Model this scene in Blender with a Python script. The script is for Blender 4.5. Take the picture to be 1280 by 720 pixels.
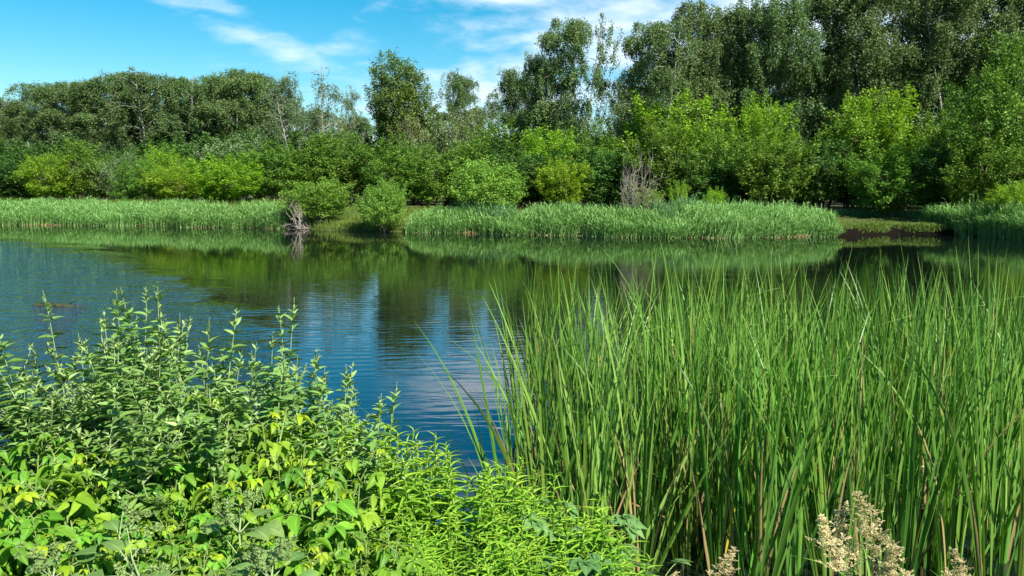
import bpy, math
import numpy as np
from mathutils import Vector
for o in list(bpy.data.objects): bpy.data.objects.remove(o)
SC = bpy.context.scene
COL = SC.collection
R = np.random.default_rng(11)
PI = math.pi

# ------------------------------------------------------------------ camera
CAM_H, FPX, HORIZON = 2.6, 985.0, 235.0
PITCH = math.atan((360 - HORIZON) / FPX)
cam = bpy.data.objects.new('camera', bpy.data.cameras.new('camera'))
COL.objects.link(cam); SC.camera = cam
cam.location = (0, 0, CAM_H); cam.rotation_euler = (PI / 2 - PITCH, 0, 0)
cam.data.sensor_width = 36; cam.data.lens = 36 * FPX / 1280
cam.data.clip_start = 0.05; cam.data.clip_end = 5000

# ------------------------------------------------------------------ light
SUN_AZ, SUN_EL = math.radians(142), math.radians(42)      # azimuth clockwise from +Y
sdir = Vector((math.sin(SUN_AZ) * math.cos(SUN_EL), math.cos(SUN_AZ) * math.cos(SUN_EL), math.sin(SUN_EL)))
sun = bpy.data.objects.new('sun', bpy.data.lights.new('sun', 'SUN'))
COL.objects.link(sun)
sun.data.energy = 5.0; sun.data.angle = math.radians(0.5); sun.data.color = (1.0, 0.94, 0.84)
sun.rotation_euler = sdir.to_track_quat('Z', 'Y').to_euler()

SC.view_settings.view_transform = 'Standard'
SC.view_settings.look = 'None'
SC.view_settings.exposure = 1.2
SC.view_settings.gamma = 1
SC.view_settings.use_curve_mapping = False
SC.cycles.max_bounces = 6
SC.cycles.diffuse_bounces = 3
SC.cycles.transmission_bounces = 3
SC.cycles.glossy_bounces = 3
SC.cycles.transparent_max_bounces = 8
SC.cycles.sample_clamp_indirect = 6
SC.cycles.use_denoising = True

class NT:
    """small helper around a node tree"""
    def __init__(s, tree):
        s.t = tree; s.n = tree.nodes; s.l = tree.links; s.n.clear()
    def add(s, kind, ins=None, **kw):
        nd = s.n.new(kind)
        for k, v in kw.items(): setattr(nd, k, v)
        for k, v in (ins or {}).items():
            if isinstance(v, bpy.types.NodeSocket): s.l.new(v, nd.inputs[k])
            else: nd.inputs[k].default_value = v
        return nd
    def math(s, op, a, b=0.0, c=None, clamp=False):
        nd = s.n.new('ShaderNodeMath'); nd.operation = op; nd.use_clamp = clamp
        for i, v in enumerate([a, b] + ([c] if c is not None else [])):
            if isinstance(v, bpy.types.NodeSocket): s.l.new(v, nd.inputs[i])
            else: nd.inputs[i].default_value = v
        return nd.outputs[0]
    def mix(s, fac, a, b, blend='MIX'):
        nd = s.n.new('ShaderNodeMix'); nd.data_type = 'RGBA'; nd.blend_type = blend
        for k, v in ((0, fac), (6, a), (7, b)):
            if isinstance(v, bpy.types.NodeSocket): s.l.new(v, nd.inputs[k])
            else: nd.inputs[k].default_value = v if k == 0 else (*v[:3], 1)
        return nd.outputs[2]
    def ramp(s, fac, stops):
        nd = s.n.new('ShaderNodeValToRGB'); s.l.new(fac, nd.inputs[0])
        e = nd.color_ramp.elements
        while len(e) < len(stops): e.new(0.5)
        for el, (p, c) in zip(e, stops):
            el.position = p; el.color = (*c[:3], 1) if not np.isscalar(c) else (c, c, c, 1)
        return nd.outputs[0]
    def sstep(s, x, a, b):
        nd = s.n.new('ShaderNodeMapRange'); nd.interpolation_type = 'SMOOTHSTEP'
        s.l.new(x, nd.inputs[0]); nd.inputs[1].default_value = a; nd.inputs[2].default_value = b
        return nd.outputs[0]

# world: Nishita sky with thin wispy clouds placed by compass direction, one added out of view
W = bpy.data.worlds.new('World'); SC.world = W; W.use_nodes = True
w = NT(W.node_tree)
sky = w.add('ShaderNodeTexSky', sky_type='NISHITA', sun_disc=False, sun_elevation=SUN_EL, sun_rotation=SUN_AZ,
            altitude=100, air_density=1.0, dust_density=0.3, ozone_density=2.0)
hs = w.add('ShaderNodeHueSaturation', {'Hue': 0.478, 'Saturation': 1.6, 'Value': 0.88, 'Color': sky.outputs[0]})
tc = w.add('ShaderNodeTexCoord')
sx = w.add('ShaderNodeSeparateXYZ', {0: tc.outputs['Generated']})
X, Y, Z = sx.outputs
az = w.math('ARCTAN2', X, Y)                 # radians, 0 = straight across the pond
el = w.math('ARCSINE', Z)
cv = w.add('ShaderNodeCombineXYZ', {0: w.math('MULTIPLY', az, 1.0), 1: w.math('MULTIPLY', el, 1.0)})
def cloud_noise(rot, scx, scy, scale, detail, seed):
    mp = w.add('ShaderNodeMapping', {0: cv.outputs[0], 'Rotation': (0, 0, rot), 'Scale': (scx, scy, 1), 'Location': (seed, seed * 1.7, seed)})
    nn = w.add('ShaderNodeTexNoise', {'Vector': mp.outputs[0], 'Scale': scale, 'Detail': detail, 'Roughness': 0.58, 'Distortion': 0.35})
    return nn.outputs[0]
n1 = cloud_noise(0.42, 1.0, 3.6, 5.5, 7, 3.1)
n2 = cloud_noise(0.25, 1.6, 4.5, 13, 6, 8.7)
nn = w.math('ADD', w.math('MULTIPLY', n1, 0.65), w.math('MULTIPLY', n2, 0.35))
def blob(a0, e0, ra, re, rot=0.0, amp=1.0):
    da = w.math('SUBTRACT', az, a0); de = w.math('SUBTRACT', el, e0)
    c, s_ = math.cos(rot), math.sin(rot)
    u = w.math('DIVIDE', w.math('ADD', w.math('MULTIPLY', da, c), w.math('MULTIPLY', de, s_)), ra)
    v = w.math('DIVIDE', w.math('SUBTRACT', w.math('MULTIPLY', de, c), w.math('MULTIPLY', da, s_)), re)
    r2 = w.math('ADD', w.math('MULTIPLY', u, u), w.math('MULTIPLY', v, v))
    return w.math('MULTIPLY', w.math('EXPONENT', w.math('MULTIPLY', r2, -1.0)), amp)
blobs = [(-0.42, 0.235, 0.17, 0.030, -0.38, 0.72), (-0.30, 0.17, 0.13, 0.022, -0.3, 0.70), (-0.20, 0.165, 0.09, 0.02, 0.1, 0.5),
         (-0.36, 0.14, 0.07, 0.014, 0.05, 0.45), (0.14, 0.18, 0.22, 0.085, -0.05, 0.9), (-0.02, 0.245, 0.17, 0.04, -0.12, 1.05), (0.02, 0.12, 0.28, 0.05, 0, 0.80), (0.45, 0.15, 0.4, 0.2, 0, 0.95),
         (-0.1, 0.37, 0.3, 0.06, 0.1, 0.5), (-0.75, 0.50, 0.55, 0.16, 0.1, 0.72), (0.3, 0.42, 0.4, 0.07, 0.1, 0.6), (-0.03, 0.10, 0.16, 0.05, 0, 0.6), (1.4, 0.5, 0.7, 0.2, 0.2, 0.7), (-1.5, 0.5, 0.6, 0.1, 0.2, 0.6)]  # wide high blob on the left: unseen cloud added to brighten the rippled water
acc = None
for b in blobs:
    q = blob(*b); acc = q if acc is None else w.math('MAXIMUM', acc, q)
cm = w.math('SUBTRACT', w.math('ADD', acc, w.math('MULTIPLY', nn, 2.0)), 1.32)
cm = w.sstep(cm, -0.05, 0.85)
cm = w.math('MULTIPLY', cm, 0.93)
sk = w.mix(cm, hs.outputs[0], (7.2, 7.9, 8.9))
bg = w.add('ShaderNodeBackground', {0: sk, 1: 0.07})
w.add('ShaderNodeOutputWorld', {0: bg.outputs[0]})

# ------------------------------------------------------------------ pixel <-> world (to measure where things stand)
def ray(px, py):
    a, b = (px - 640) / FPX, (360 - py) / FPX
    return np.array([a, math.cos(PITCH) + b * math.sin(PITCH), -math.sin(PITCH) + b * math.cos(PITCH)])
def at_depth(px, py, d):
    r = ray(px, py); return np.array([0, 0, CAM_H]) + r * (d / r[1])
def on_plane(px, py, z=0.0):
    r = ray(px, py); return np.array([0, 0, CAM_H]) + r * ((z - CAM_H) / r[2])

# ------------------------------------------------------------------ mesh helpers
def norm(a): return a / np.maximum(np.linalg.norm(a, axis=-1, keepdims=True), 1e-9)
class MB:
    """collects vertices and quads, becomes one mesh"""
    def __init__(s): s.v = []; s.f = []; s.uv = []; s.m = []; s.n = 0
    def add(s, V, F, UV=None, mat=0):
        V = np.asarray(V, float).reshape(-1, 3); F = np.asarray(F, int).reshape(-1, 4)
        s.v.append(V); s.f.append(F + s.n); s.n += len(V)
        s.uv.append(np.zeros((len(F) * 4, 2)) if UV is None else np.asarray(UV, float).reshape(-1, 2))
        s.m.append(np.full(len(F), mat))
    def mesh(s, name, mats, smooth=True):
        V = np.concatenate(s.v); F = np.concatenate(s.f); UV = np.concatenate(s.uv); M = np.concatenate(s.m)
        me = bpy.data.meshes.new(name)
        me.vertices.add(len(V)); me.vertices.foreach_set('co', V.astype(np.float32).ravel())
        me.loops.add(len(F) * 4); me.loops.foreach_set('vertex_index', F.astype(np.int32).ravel())
        me.polygons.add(len(F)); me.polygons.foreach_set('loop_start', (np.arange(len(F)) * 4).astype(np.int32))
        me.polygons.foreach_set('material_index', M.astype(np.int32))
        me.polygons.foreach_set('use_smooth', np.full(len(F), smooth))
        uvl = me.uv_layers.new(name='UVMap'); uvl.data.foreach_set('uv', UV.astype(np.float32).ravel())
        for m in (mats if isinstance(mats, (list, tuple)) else [mats]): me.materials.append(m)
        me.update(calc_edges=True)
        return me
def tube(mb, P, r, sides=5, mat=0):
    """tapered tube along the points P with radii r"""
    P = np.asarray(P, float); n = len(P); r = np.broadcast_to(np.asarray(r, float), (n,))
    T = norm(np.gradient(P, axis=0))
    ref = np.array([0.31, 0.22, 0.92]) if abs(T[0][2]) < 0.8 else np.array([0.95, 0.3, 0.05])
    A = norm(np.cross(T, ref)); B = np.cross(T, A)
    th = np.arange(sides) * 2 * PI / sides
    V = P[:, None] + r[:, None, None] * (A[:, None] * np.cos(th)[None, :, None] + B[:, None] * np.sin(th)[None, :, None])
    i = np.arange(n - 1)[:, None] * sides; j = np.arange(sides)[None]; k = (j + 1) % sides
    F = np.stack([i + j, i + k, i + sides + k, i + sides + j], -1)
    mb.add(V, F, mat=mat)
def leaf_template(nseg=4, kind='oval', fold=0.18, droop=0.35, wave=0.0):
    """leaf of unit length along +Y, unit full width, folded at the midrib and arching down"""
    t = np.linspace(0, 1, nseg + 1)
    if kind == 'oval': wd = np.sin(PI * t ** 0.78) ** 0.85
    elif kind == 'lance': wd = np.sin(PI * t ** 0.62) ** 0.9
    elif kind == 'heart': wd = np.where(t < 0.12, t / 0.12 * 0.85, np.cos((t - 0.2) / 0.8 * PI / 2).clip(0) ** 0.75)
    elif kind == 'blade': wd = np.where(t < 0.1, 0.75 + t * 2.5, (1 - ((t - 0.1).clip(0) / 0.9) ** 2.2))
    else: wd = 1 - abs(2 * t - 1)
    wd = np.maximum(wd, 0.03) / 2
    z = -droop * t ** 2; y = t * (1 - 0.25 * droop * t)
    wz = wave * np.sin(t * 11)
    V = np.zeros((nseg + 1, 3, 3))
    V[:, 1, 1] = y; V[:, 1, 2] = z
    for c, s_ in ((0, -1), (2, 1)):
        V[:, c, 0] = s_ * wd; V[:, c, 1] = y - 0.04 * wd * 2; V[:, c, 2] = z + fold * wd * 2 + wz * s_
    i = np.arange(nseg)[:, None] * 3; j = np.arange(2)[None]
    F = np.stack([i + j, i + j + 1, i + 3 + j + 1, i + 3 + j], -1).reshape(-1, 4)
    uvv = np.stack([np.tile([0, 0.5, 1], nseg + 1), np.repeat(t, 3)], -1)
    return V.reshape(-1, 3), F, uvv[F.reshape(-1)]
DIAMOND = (np.array([[0, 0, 0], [-0.5, 0.45, 0.1], [0, 1, -0.1], [0.5, 0.45, 0.1]], float), np.array([[0, 3, 2, 1]]), np.array([[.5, 0], [1, .45], [.5, 1], [0, .45]]))
def scatter(mb, tpl, pos, axis, up, length, width, mat=0):
    V, F, UV = tpl
    n = len(pos)
    if n == 0: return
    Yv = norm(np.asarray(axis, float)); Zv = np.asarray(up, float)
    Xv = norm(np.cross(Yv, Zv)); Zv = np.cross(Xv, Yv)
    L = np.broadcast_to(length, (n,))[:, None, None]; Wd = np.broadcast_to(width, (n,))[:, None, None]
    out = pos[:, None] + V[None, :, 0:1] * Wd * Xv[:, None] + V[None, :, 1:2] * L * Yv[:, None] + V[None, :, 2:3] * L * Zv[:, None]
    Fo = F[None] + (np.arange(n) * len(V))[:, None, None]
    mb.add(out, Fo, np.tile(UV, (n, 1)), mat)
def rdir(n, zlo=-1, zhi=1, rg=R):
    z = rg.uniform(zlo, zhi, n); a = rg.uniform(0, 2 * PI, n); r = np.sqrt(1 - z * z)
    return np.stack([r * np.cos(a), r * np.sin(a), z], -1)
def obj(name, me, parent=None):
    o = bpy.data.objects.new(name, me); COL.objects.link(o)
    if parent: o.parent = parent
    return o
def tag(o, label=None, cat=None, group=None, kind=None):
    for k, v in (('label', label), ('category', cat), ('group', group), ('kind', kind)):
        if v: o[k] = v
    return o
def empty(name, loc=(0, 0, 0)):
    o = bpy.data.objects.new(name, None); COL.objects.link(o); o.location = loc; o.empty_display_size = 0.1
    return o
USED = set()
def place(proto, loc, rz=0.0, scale=(1, 1, 1), tilt=(0, 0), label=None, cat=None, group=None):
    """the first placement moves the built plant itself, every later one copies it and each of its parts"""
    if proto.name in USED:
        r = proto.copy(); COL.objects.link(r)
        for k in ('label', 'group', 'category'):
            if k in r: del r[k]
        for ch in proto.children:
            c = ch.copy(); COL.objects.link(c); c.parent = r
    else:
        r = proto; USED.add(proto.name)
    r.location = tuple(float(q) for q in loc); r.rotation_euler = (tilt[0], tilt[1], rz); r.scale = scale
    return tag(r, label, cat, group)

# ------------------------------------------------------------------ materials
def mat(name): m = bpy.data.materials.new(name); m.use_nodes = True; return m
def leaf_mat(name, c_dark, c_light, transl=0.3, rough=0.45, vein=0.0, objvar=0.12, gloss=0.2, back=None, tip=None):
    m = mat(name); t = NT(m.node_tree)
    geo = t.add('ShaderNodeNewGeometry'); oi = t.add('ShaderNodeObjectInfo')
    col = t.mix(geo.outputs['Random Per Island'], c_dark, c_light)
    v = t.math('ADD', t.math('MULTIPLY', oi.outputs['Random'], 2 * objvar), 1 - objvar)
    h = t.math('ADD', 0.5 - objvar * 0.09, t.math('MULTIPLY', t.math('FRACT', t.math('MULTIPLY', oi.outputs['Random'], 7.31)), objvar * 0.18))
    hsv = t.add('ShaderNodeHueSaturation', {'Hue': h, 'Value': v, 'Color': col}); col = hsv.outputs[0]
    if vein:
        tn = t.add('ShaderNodeTexCoord'); nz_ = t.add('ShaderNodeTexNoise', {'Vector': tn.outputs['Object'], 'Scale': 55, 'Detail': 4, 'Roughness': 0.7})
        col = t.mix(1.0, col, t.ramp(nz_.outputs[0], [(0.3, (0.72, 0.76, 0.7)), (0.55, (1, 1, 1)), (0.74, (1.0, 1.0, 0.9))]), 'MULTIPLY')
        sp = t.add('ShaderNodeTexNoise', {'Vector': tn.outputs['Object'], 'Scale': 130, 'Detail': 2})
        col = t.mix(t.math('MULTIPLY', t.sstep(sp.outputs[0], 0.70, 0.76), 0.7), col, (0.22, 0.13, 0.04))
    if vein or tip:
        uv = t.add('ShaderNodeUVMap'); s = t.add('ShaderNodeSeparateXYZ', {0: uv.outputs[0]})
        if vein:
            d = t.math('ABSOLUTE', t.math('SUBTRACT', s.outputs[0], 0.5))
            mid = t.math('SUBTRACT', 1.0, t.sstep(d, 0.0, 0.09))
            sv = t.math('SINE', t.math('MULTIPLY', t.math('SUBTRACT', s.outputs[1], t.math('MULTIPLY', d, 0.55)), 62.0))
            sv = t.math('MULTIPLY', t.sstep(sv, 0.72, 1.0), 0.5)
            f = t.math('MULTIPLY', t.math('MAXIMUM', mid, sv), vein)
            col = t.mix(f, col, tuple(min(1, q * 1.9 + 0.03) for q in c_light))
        if tip: col = t.mix(t.math('MULTIPLY', t.sstep(s.outputs[1], 0.72, 1.0), 0.6), col, tip)
    if back: col = t.mix(geo.outputs['Backfacing'], col, back)
    p = t.add('ShaderNodeBsdfPrincipled', {'Base Color': col, 'Roughness': rough, 'Specular IOR Level': gloss})
    tcol = t.mix(1.0, col, (1.0, 1.25, 0.45), 'MULTIPLY')
    tr = t.add('ShaderNodeBsdfTranslucent', {'Color': tcol})
    mx = t.add('ShaderNodeMixShader', {0: transl, 1: p.outputs[0], 2: tr.outputs[0]})
    t.add('ShaderNodeOutputMaterial', {0: mx.outputs[0]})
    return m
def plain_mat(name, c1, c2, scale=8.0, rough=0.75, stretch=(1, 1, 1), bump=0.0):
    m = mat(name); t = NT(m.node_tree)
    tc = t.add('ShaderNodeTexCoord'); mp = t.add('ShaderNodeMapping', {0: tc.outputs['Object'], 'Scale': stretch})
    n = t.add('ShaderNodeTexNoise', {'Vector': mp.outputs[0], 'Scale': scale, 'Detail': 6, 'Roughness': 0.65})
    col = t.ramp(n.outputs[0], [(0.35, c1), (0.65, c2)])
    ins = {'Base Color': col, 'Roughness': rough, 'Specular IOR Level': 0.3}
    if bump:
        b = t.add('ShaderNodeBump', {'Strength': 0.6, 'Distance': bump, 'Height': n.outputs[0]}); ins['Normal'] = b.outputs[0]
    p = t.add('ShaderNodeBsdfPrincipled', ins); t.add('ShaderNodeOutputMaterial', {0: p.outputs[0]})
    return m
M = dict(
    birch=leaf_mat('birch_leaf', (0.075, 0.13, 0.045), (0.15, 0.225, 0.078), 0.25, 0.5),
    birch_pale=leaf_mat('pale_birch_leaf', (0.09, 0.14, 0.07), (0.17, 0.225, 0.11), 0.3, 0.5),
    poplar=leaf_mat('poplar_leaf', (0.07, 0.12, 0.028), (0.17, 0.225, 0.05), 0.25, 0.4),
    maple=leaf_mat('maple_leaf', (0.075, 0.165, 0.025), (0.175, 0.3, 0.042), 0.32, 0.45, objvar=0.16),
    maple_yellow=leaf_mat('yellow_maple_leaf', (0.15, 0.265, 0.022), (0.28, 0.42, 0.035), 0.38, 0.45),
    shaded_bush=leaf_mat('shaded_bush_leaf', (0.042, 0.105, 0.026), (0.1, 0.195, 0.038), 0.25, 0.45),  # leaf colour darkened to paint in the deep shade between and below crowns
    maple_light=leaf_mat('light_maple_leaf', (.12, .25, .035), (.24, .40, .065), 0.3, 0.5),
    willow=leaf_mat('grey_willow_leaf', (0.125, 0.19, 0.075), (0.22, 0.3, 0.13), 0.25, 0.5),
    olive=leaf_mat('olive_shrub_leaf', (0.15, 0.18, 0.08), (0.26, 0.28, 0.15), 0.25, 0.55),
    reed=leaf_mat('reed_leaf', (0.12, 0.26, 0.065), (0.25, 0.42, 0.14), 0.28, 0.7, objvar=0.05, gloss=0.1),
    reed_blue=leaf_mat('blue_reed_leaf', (0.08, 0.19, 0.07), (0.16, 0.3, 0.12), 0.25, 0.7, objvar=0.05, gloss=0.1),
    reed_dry=leaf_mat('dry_reed_stem', (0.150, 0.095, 0.040), (0.330, 0.240, 0.120), 0.1, 0.7, objvar=0.05),
    grass=leaf_mat('bank_grass', (0.070, 0.130, 0.020), (0.170, 0.230, 0.045), 0.3, 0.5, objvar=0.05),
    grass_dry=leaf_mat('dry_grass', (0.35, 0.27, 0.12), (0.60, 0.48, 0.24), 0.25, 0.6, objvar=0.08),
    cattail=leaf_mat('cattail_blade', (0.055, 0.145, 0.018), (0.15, 0.29, 0.045), 0.28, 0.32, objvar=0.28, gloss=0.3),
    cattail_light=leaf_mat('light_cattail_blade', (0.15, 0.28, 0.05), (0.24, 0.38, 0.085), 0.3, 0.32, objvar=0.1, gloss=0.3),
    cattail_dry=leaf_mat('dead_cattail_blade', (0.13, 0.095, 0.04), (0.34, 0.26, 0.11), 0.15, 0.6, objvar=0.1),
    cattail_yellow=leaf_mat('yellow_cattail_blade', (0.42, 0.34, 0.04), (0.55, 0.42, 0.06), 0.25, 0.5, objvar=0.05),
    sallow=leaf_mat('sallow_leaf', (0.1, 0.215, 0.04), (0.2, 0.34, 0.085), 0.28, 0.38, vein=0.30, back=(0.14, 0.235, 0.085)),
    sallow_tip=leaf_mat('sallow_shoot', (0.2, 0.31, 0.09), (0.29, 0.4, 0.14), 0.25, 0.5),
    boxelder=leaf_mat('box_elder_leaf', (0.11, 0.25, 0.018), (0.23, 0.42, 0.035), 0.36, 0.5, vein=0.25, objvar=0.26),
    boxelder_deep=leaf_mat('deep_green_leaf', (0.08, 0.2, 0.018), (0.16, 0.32, 0.032), 0.30, 0.46, vein=0.25, objvar=0.26),
    boxelder_young=leaf_mat('young_yellow_leaf', (0.230, 0.370, 0.015), (0.360, 0.480, 0.030), 0.4, 0.42, vein=0.2, tip=(0.36, 0.20, 0.04)),
    goldenrod=leaf_mat('goldenrod_leaf', (0.13, 0.29, 0.02), (0.23, 0.42, 0.04), 0.32, 0.42, vein=0.35),
    goldenrod_tip=leaf_mat('goldenrod_top_leaf', (0.24, 0.44, 0.03), (0.36, 0.54, 0.06), 0.38, 0.42, vein=0.3),
    hop=leaf_mat('lobed_leaf', (0.090, 0.204, 0.060), (0.156, 0.286, 0.090), 0.28, 0.42, vein=0.3),
    burdock=leaf_mat('burdock_leaf', (0.110, 0.210, 0.050), (0.180, 0.290, 0.085), 0.25, 0.5, vein=0.3),
    bur=leaf_mat('bur_head', (0.17, 0.27, 0.08), (0.28, 0.38, 0.13), 0.2, 0.7),
    plume=leaf_mat('grass_plume', (0.46, 0.37, 0.2), (0.72, 0.61, 0.38), 0.3, 0.7, objvar=0.08),
    stem=plain_mat('green_stem', (0.13, 0.20, 0.05), (0.22, 0.30, 0.09), 20, 0.5),
    stem_pale=plain_mat('pale_stem', (0.17, 0.24, 0.10), (0.27, 0.34, 0.16), 20, 0.6),
    stem_brown=plain_mat('brown_stem', (0.14, 0.09, 0.05), (0.28, 0.19, 0.10), 20, 0.7),
    birch_bark=plain_mat('birch_bark', (0.12, 0.11, 0.10), (0.46, 0.44, 0.40), 5, 0.7, (1, 1, 2.5)),
    bark=plain_mat('bark', (0.07, 0.055, 0.04), (0.17, 0.14, 0.11), 6, 0.9, (3, 3, 0.6)),
    dead=plain_mat('bare_dead_wood', (0.24, 0.20, 0.17), (0.46, 0.41, 0.35), 4, 0.85),
    wood=plain_mat('wet_log', (0.012, 0.012, 0.006), (0.055, 0.055, 0.022), 5, 0.5, (1, 5, 5), 0.03),
)

# ------------------------------------------------------------------ ground and water
far_px = [(-700, 281.5), (-200, 281), (0, 281.5), (190, 282.5), (360, 285.5), (430, 289), (500, 290), (620, 292.5), (830, 297), (1030, 296), (1120, 292.5), (1200, 294.5), (1280, 300), (1330, 301.5), (1500, 305), (2200, 310)]
FS = np.array([on_plane(*p)[:2] for p in far_px])
assert (np.diff(FS[:, 0]) > 0).all()
def far_y(x): return np.interp(x, FS[:, 0], FS[:, 1])
near_pts = np.array([(-30, 9.0), (-6, 6.0), (-3.4, 4.9), (-2.0, 4.6), (-1.0, 4.2), (-0.2, 4.0), (0.5, 3.9), (1.5, 3.7), (4, 3.6), (8, 3.9), (30, 7)])
def near_y(x): return np.interp(x, near_pts[:, 0], near_pts[:, 1])
def sst(x, a, b): t = np.clip((x - a) / (b - a), 0, 1); return t * t * (3 - 2 * t)
def hnoise(x, y): return 0.5 * np.sin(x * 1.3 + 0.7 * np.sin(y * 0.9)) * np.cos(y * 1.1 + 0.5 * np.sin(x * 0.7)) + 0.3 * np.sin(x * 3.1 + y * 2.3) * np.sin(y * 2.7 - x)
CUT = (on_plane(1028, 294)[0], on_plane(1215, 296)[0])       # the stretch of cut dark bank
def ground(x, y):
    x = np.asarray(x, float); y = np.asarray(y, float)
    n = near_y(x) - y; f = y - far_y(x)
    cut = sst(x, CUT[0] - 0.6, CUT[0] + 0.3) * (1 - sst(x, CUT[1] - 0.3, CUT[1] + 0.6))
    hn = np.where(n > 0, 0.93 * sst(n, -0.2, 1.5) + 0.03 * n.clip(0, 4), -0.7 * sst(-n, 0, 1.2))
    slope = 0.22 * sst(f, 0, 1.2) + 0.5 * sst(f, 1, 8) + 0.004 * f.clip(0, 300)
    edge = 0.40 * sst(f, 0.0, 0.28) + 0.34 * sst(f, 1, 8) + 0.004 * f.clip(0, 300)
    hf = np.where(f > 0, slope * (1 - cut) + edge * cut, -0.10 * sst(-f, 0, 0.12) - 0.6 * sst(-f, 0, 1.5))
    h = np.where(n > -1.2, hn, hf)
    return h + 0.05 * hnoise(x, y) * sst(np.abs(h), 0.05, 0.3) + cut * 0.05 * np.sin(x * 9 + 3 * np.sin(y * 5)) * np.sin(y * 11 + x * 2) * (f > 0) * (f < 9)
def axis_pts(segs):
    out = []
    for a, b, s in segs: out += list(np.arange(a, b, s))
    return np.array(out + [segs[-1][1]])
gx = axis_pts([(-1500, -300, 150), (-300, -60, 12), (-60, -36, 0.9), (-36, -6, 0.35), (-6, 6, 0.2), (6, 30, 0.2), (30, 45, 0.6), (45, 300, 12), (300, 1500, 150)])
gy = axis_pts([(-60, -4, 6), (-4, 8, 0.2), (8, 36, 1.2), (36, 56, 0.14), (56, 62, 0.5), (62, 160, 3), (160, 400, 30), (400, 2500, 300)])
GX, GY = np.meshgrid(gx, gy)
b = MB(); nx = len(gx)
i = np.arange(len(gy) - 1)[:, None] * nx; j = np.arange(nx - 1)[None]
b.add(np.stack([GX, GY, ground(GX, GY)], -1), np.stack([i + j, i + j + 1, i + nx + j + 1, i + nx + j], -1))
m = mat('ground'); t = NT(m.node_tree)
tc = t.add('ShaderNodeTexCoord')
n = t.add('ShaderNodeTexNoise', {'Vector': tc.outputs['Object'], 'Scale': 0.6, 'Detail': 8, 'Roughness': 0.65})
n2 = t.add('ShaderNodeTexNoise', {'Vector': tc.outputs['Object'], 'Scale': 7, 'Detail': 5, 'Roughness': 0.7})
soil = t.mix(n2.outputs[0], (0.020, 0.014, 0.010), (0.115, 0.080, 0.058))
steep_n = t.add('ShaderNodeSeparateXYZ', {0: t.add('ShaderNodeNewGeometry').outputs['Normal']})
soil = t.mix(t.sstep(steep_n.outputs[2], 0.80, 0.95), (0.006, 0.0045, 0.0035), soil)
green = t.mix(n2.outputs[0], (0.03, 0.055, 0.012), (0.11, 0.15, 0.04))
sz = t.add('ShaderNodeSeparateXYZ', {0: tc.outputs['Object']})
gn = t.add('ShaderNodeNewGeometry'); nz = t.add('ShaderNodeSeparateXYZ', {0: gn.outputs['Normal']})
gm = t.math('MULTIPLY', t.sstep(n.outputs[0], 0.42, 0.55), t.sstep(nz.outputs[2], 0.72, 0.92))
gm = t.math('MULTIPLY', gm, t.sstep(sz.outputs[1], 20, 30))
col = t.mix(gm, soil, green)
bp = t.add('ShaderNodeBump', {'Strength': 0.8, 'Distance': 0.06, 'Height': n2.outputs[0]})
p = t.add('ShaderNodeBsdfPrincipled', {'Base Color': col, 'Roughness': 0.95, 'Specular IOR Level': 0.04, 'Normal': bp.outputs[0]})
t.add('ShaderNodeOutputMaterial', {0: p.outputs[0]})
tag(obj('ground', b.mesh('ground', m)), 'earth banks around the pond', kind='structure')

# water sheet
m = mat('pond_water'); t = NT(m.node_tree)
tc = t.add('ShaderNodeTexCoord'); s = t.add('ShaderNodeSeparateXYZ', {0: tc.outputs['Object']})
def wn(sx_, sy_, scale, det, rot=0.0, dist=0.0):
    mp = t.add('ShaderNodeMapping', {0: tc.outputs['Object'], 'Scale': (sx_, sy_, 1), 'Rotation': (0, 0, rot)})
    return t.add('ShaderNodeTexNoise', {'Vector': mp.outputs[0], 'Scale': scale, 'Detail': det, 'Roughness': 0.5, 'Distortion': dist}).outputs[0]
fine = wn(1.0, 2.6, 3.2, 2, 0.12)
mid = wn(0.6, 2.4, 1.1, 2, -0.08, 0.4)
big = wn(1.0, 2.0, 0.25, 2, 0.3)
soft = wn(1.0, 4.5, 1.3, 1, 0.13, 0.8)
patch = wn(1.0, 1.6, 0.35, 2, 0.6)
rings = t.add('ShaderNodeTexWave', {'Vector': t.add('ShaderNodeMapping', {0: tc.outputs['Object'], 'Rotation': (0, 0, 1.42)}).outputs[0], 'Scale': 1.1, 'Distortion': 5.0, 'Detail': 3, 'Detail Scale': 0.5}, wave_type='BANDS', bands_direction='X', wave_profile='SIN').outputs['Fac']
# wind-ruffled patch towards the left: x/y below a limit, fading with patches
ratio = t.math('DIVIDE', s.outputs[0], t.math('MAXIMUM', s.outputs[1], 1.0))
edge = t.math('ADD', ratio, t.math('MULTIPLY', t.math('SUBTRACT', big, 0.5), 0.16))
edge = t.math('ADD', edge, t.math('MULTIPLY', s.outputs[1], 0.0115))
ruff = t.math('SUBTRACT', 1.0, t.sstep(edge, -0.27, -0.13))
ruff = t.math('MULTIPLY', ruff, t.math('SUBTRACT', 1.0, t.sstep(s.outputs[1], 36, 46)))
near = t.math('MULTIPLY', t.math('SUBTRACT', 1.0, t.sstep(s.outputs[1], 14, 34)), t.math('ADD', 0.25, t.math('MULTIPLY', t.sstep(s.outputs[1], 5, 9), 0.75)))
h = t.math('MULTIPLY', fine, t.math('ADD', 0.0006, t.math('MULTIPLY', ruff, 0.040)))
h = t.math('ADD', h, t.math('MULTIPLY', mid, t.math('ADD', 0.0009, t.math('MULTIPLY', ruff, 0.075))))
h = t.math('ADD', h, t.math('MULTIPLY', rings, t.math('MULTIPLY', near, t.math('MULTIPLY', t.sstep(patch, 0.38, 0.62), 0.0016))))
h = t.math('ADD', h, t.math('MULTIPLY', soft, t.math('MULTIPLY', near, 0.0034)))
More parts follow.
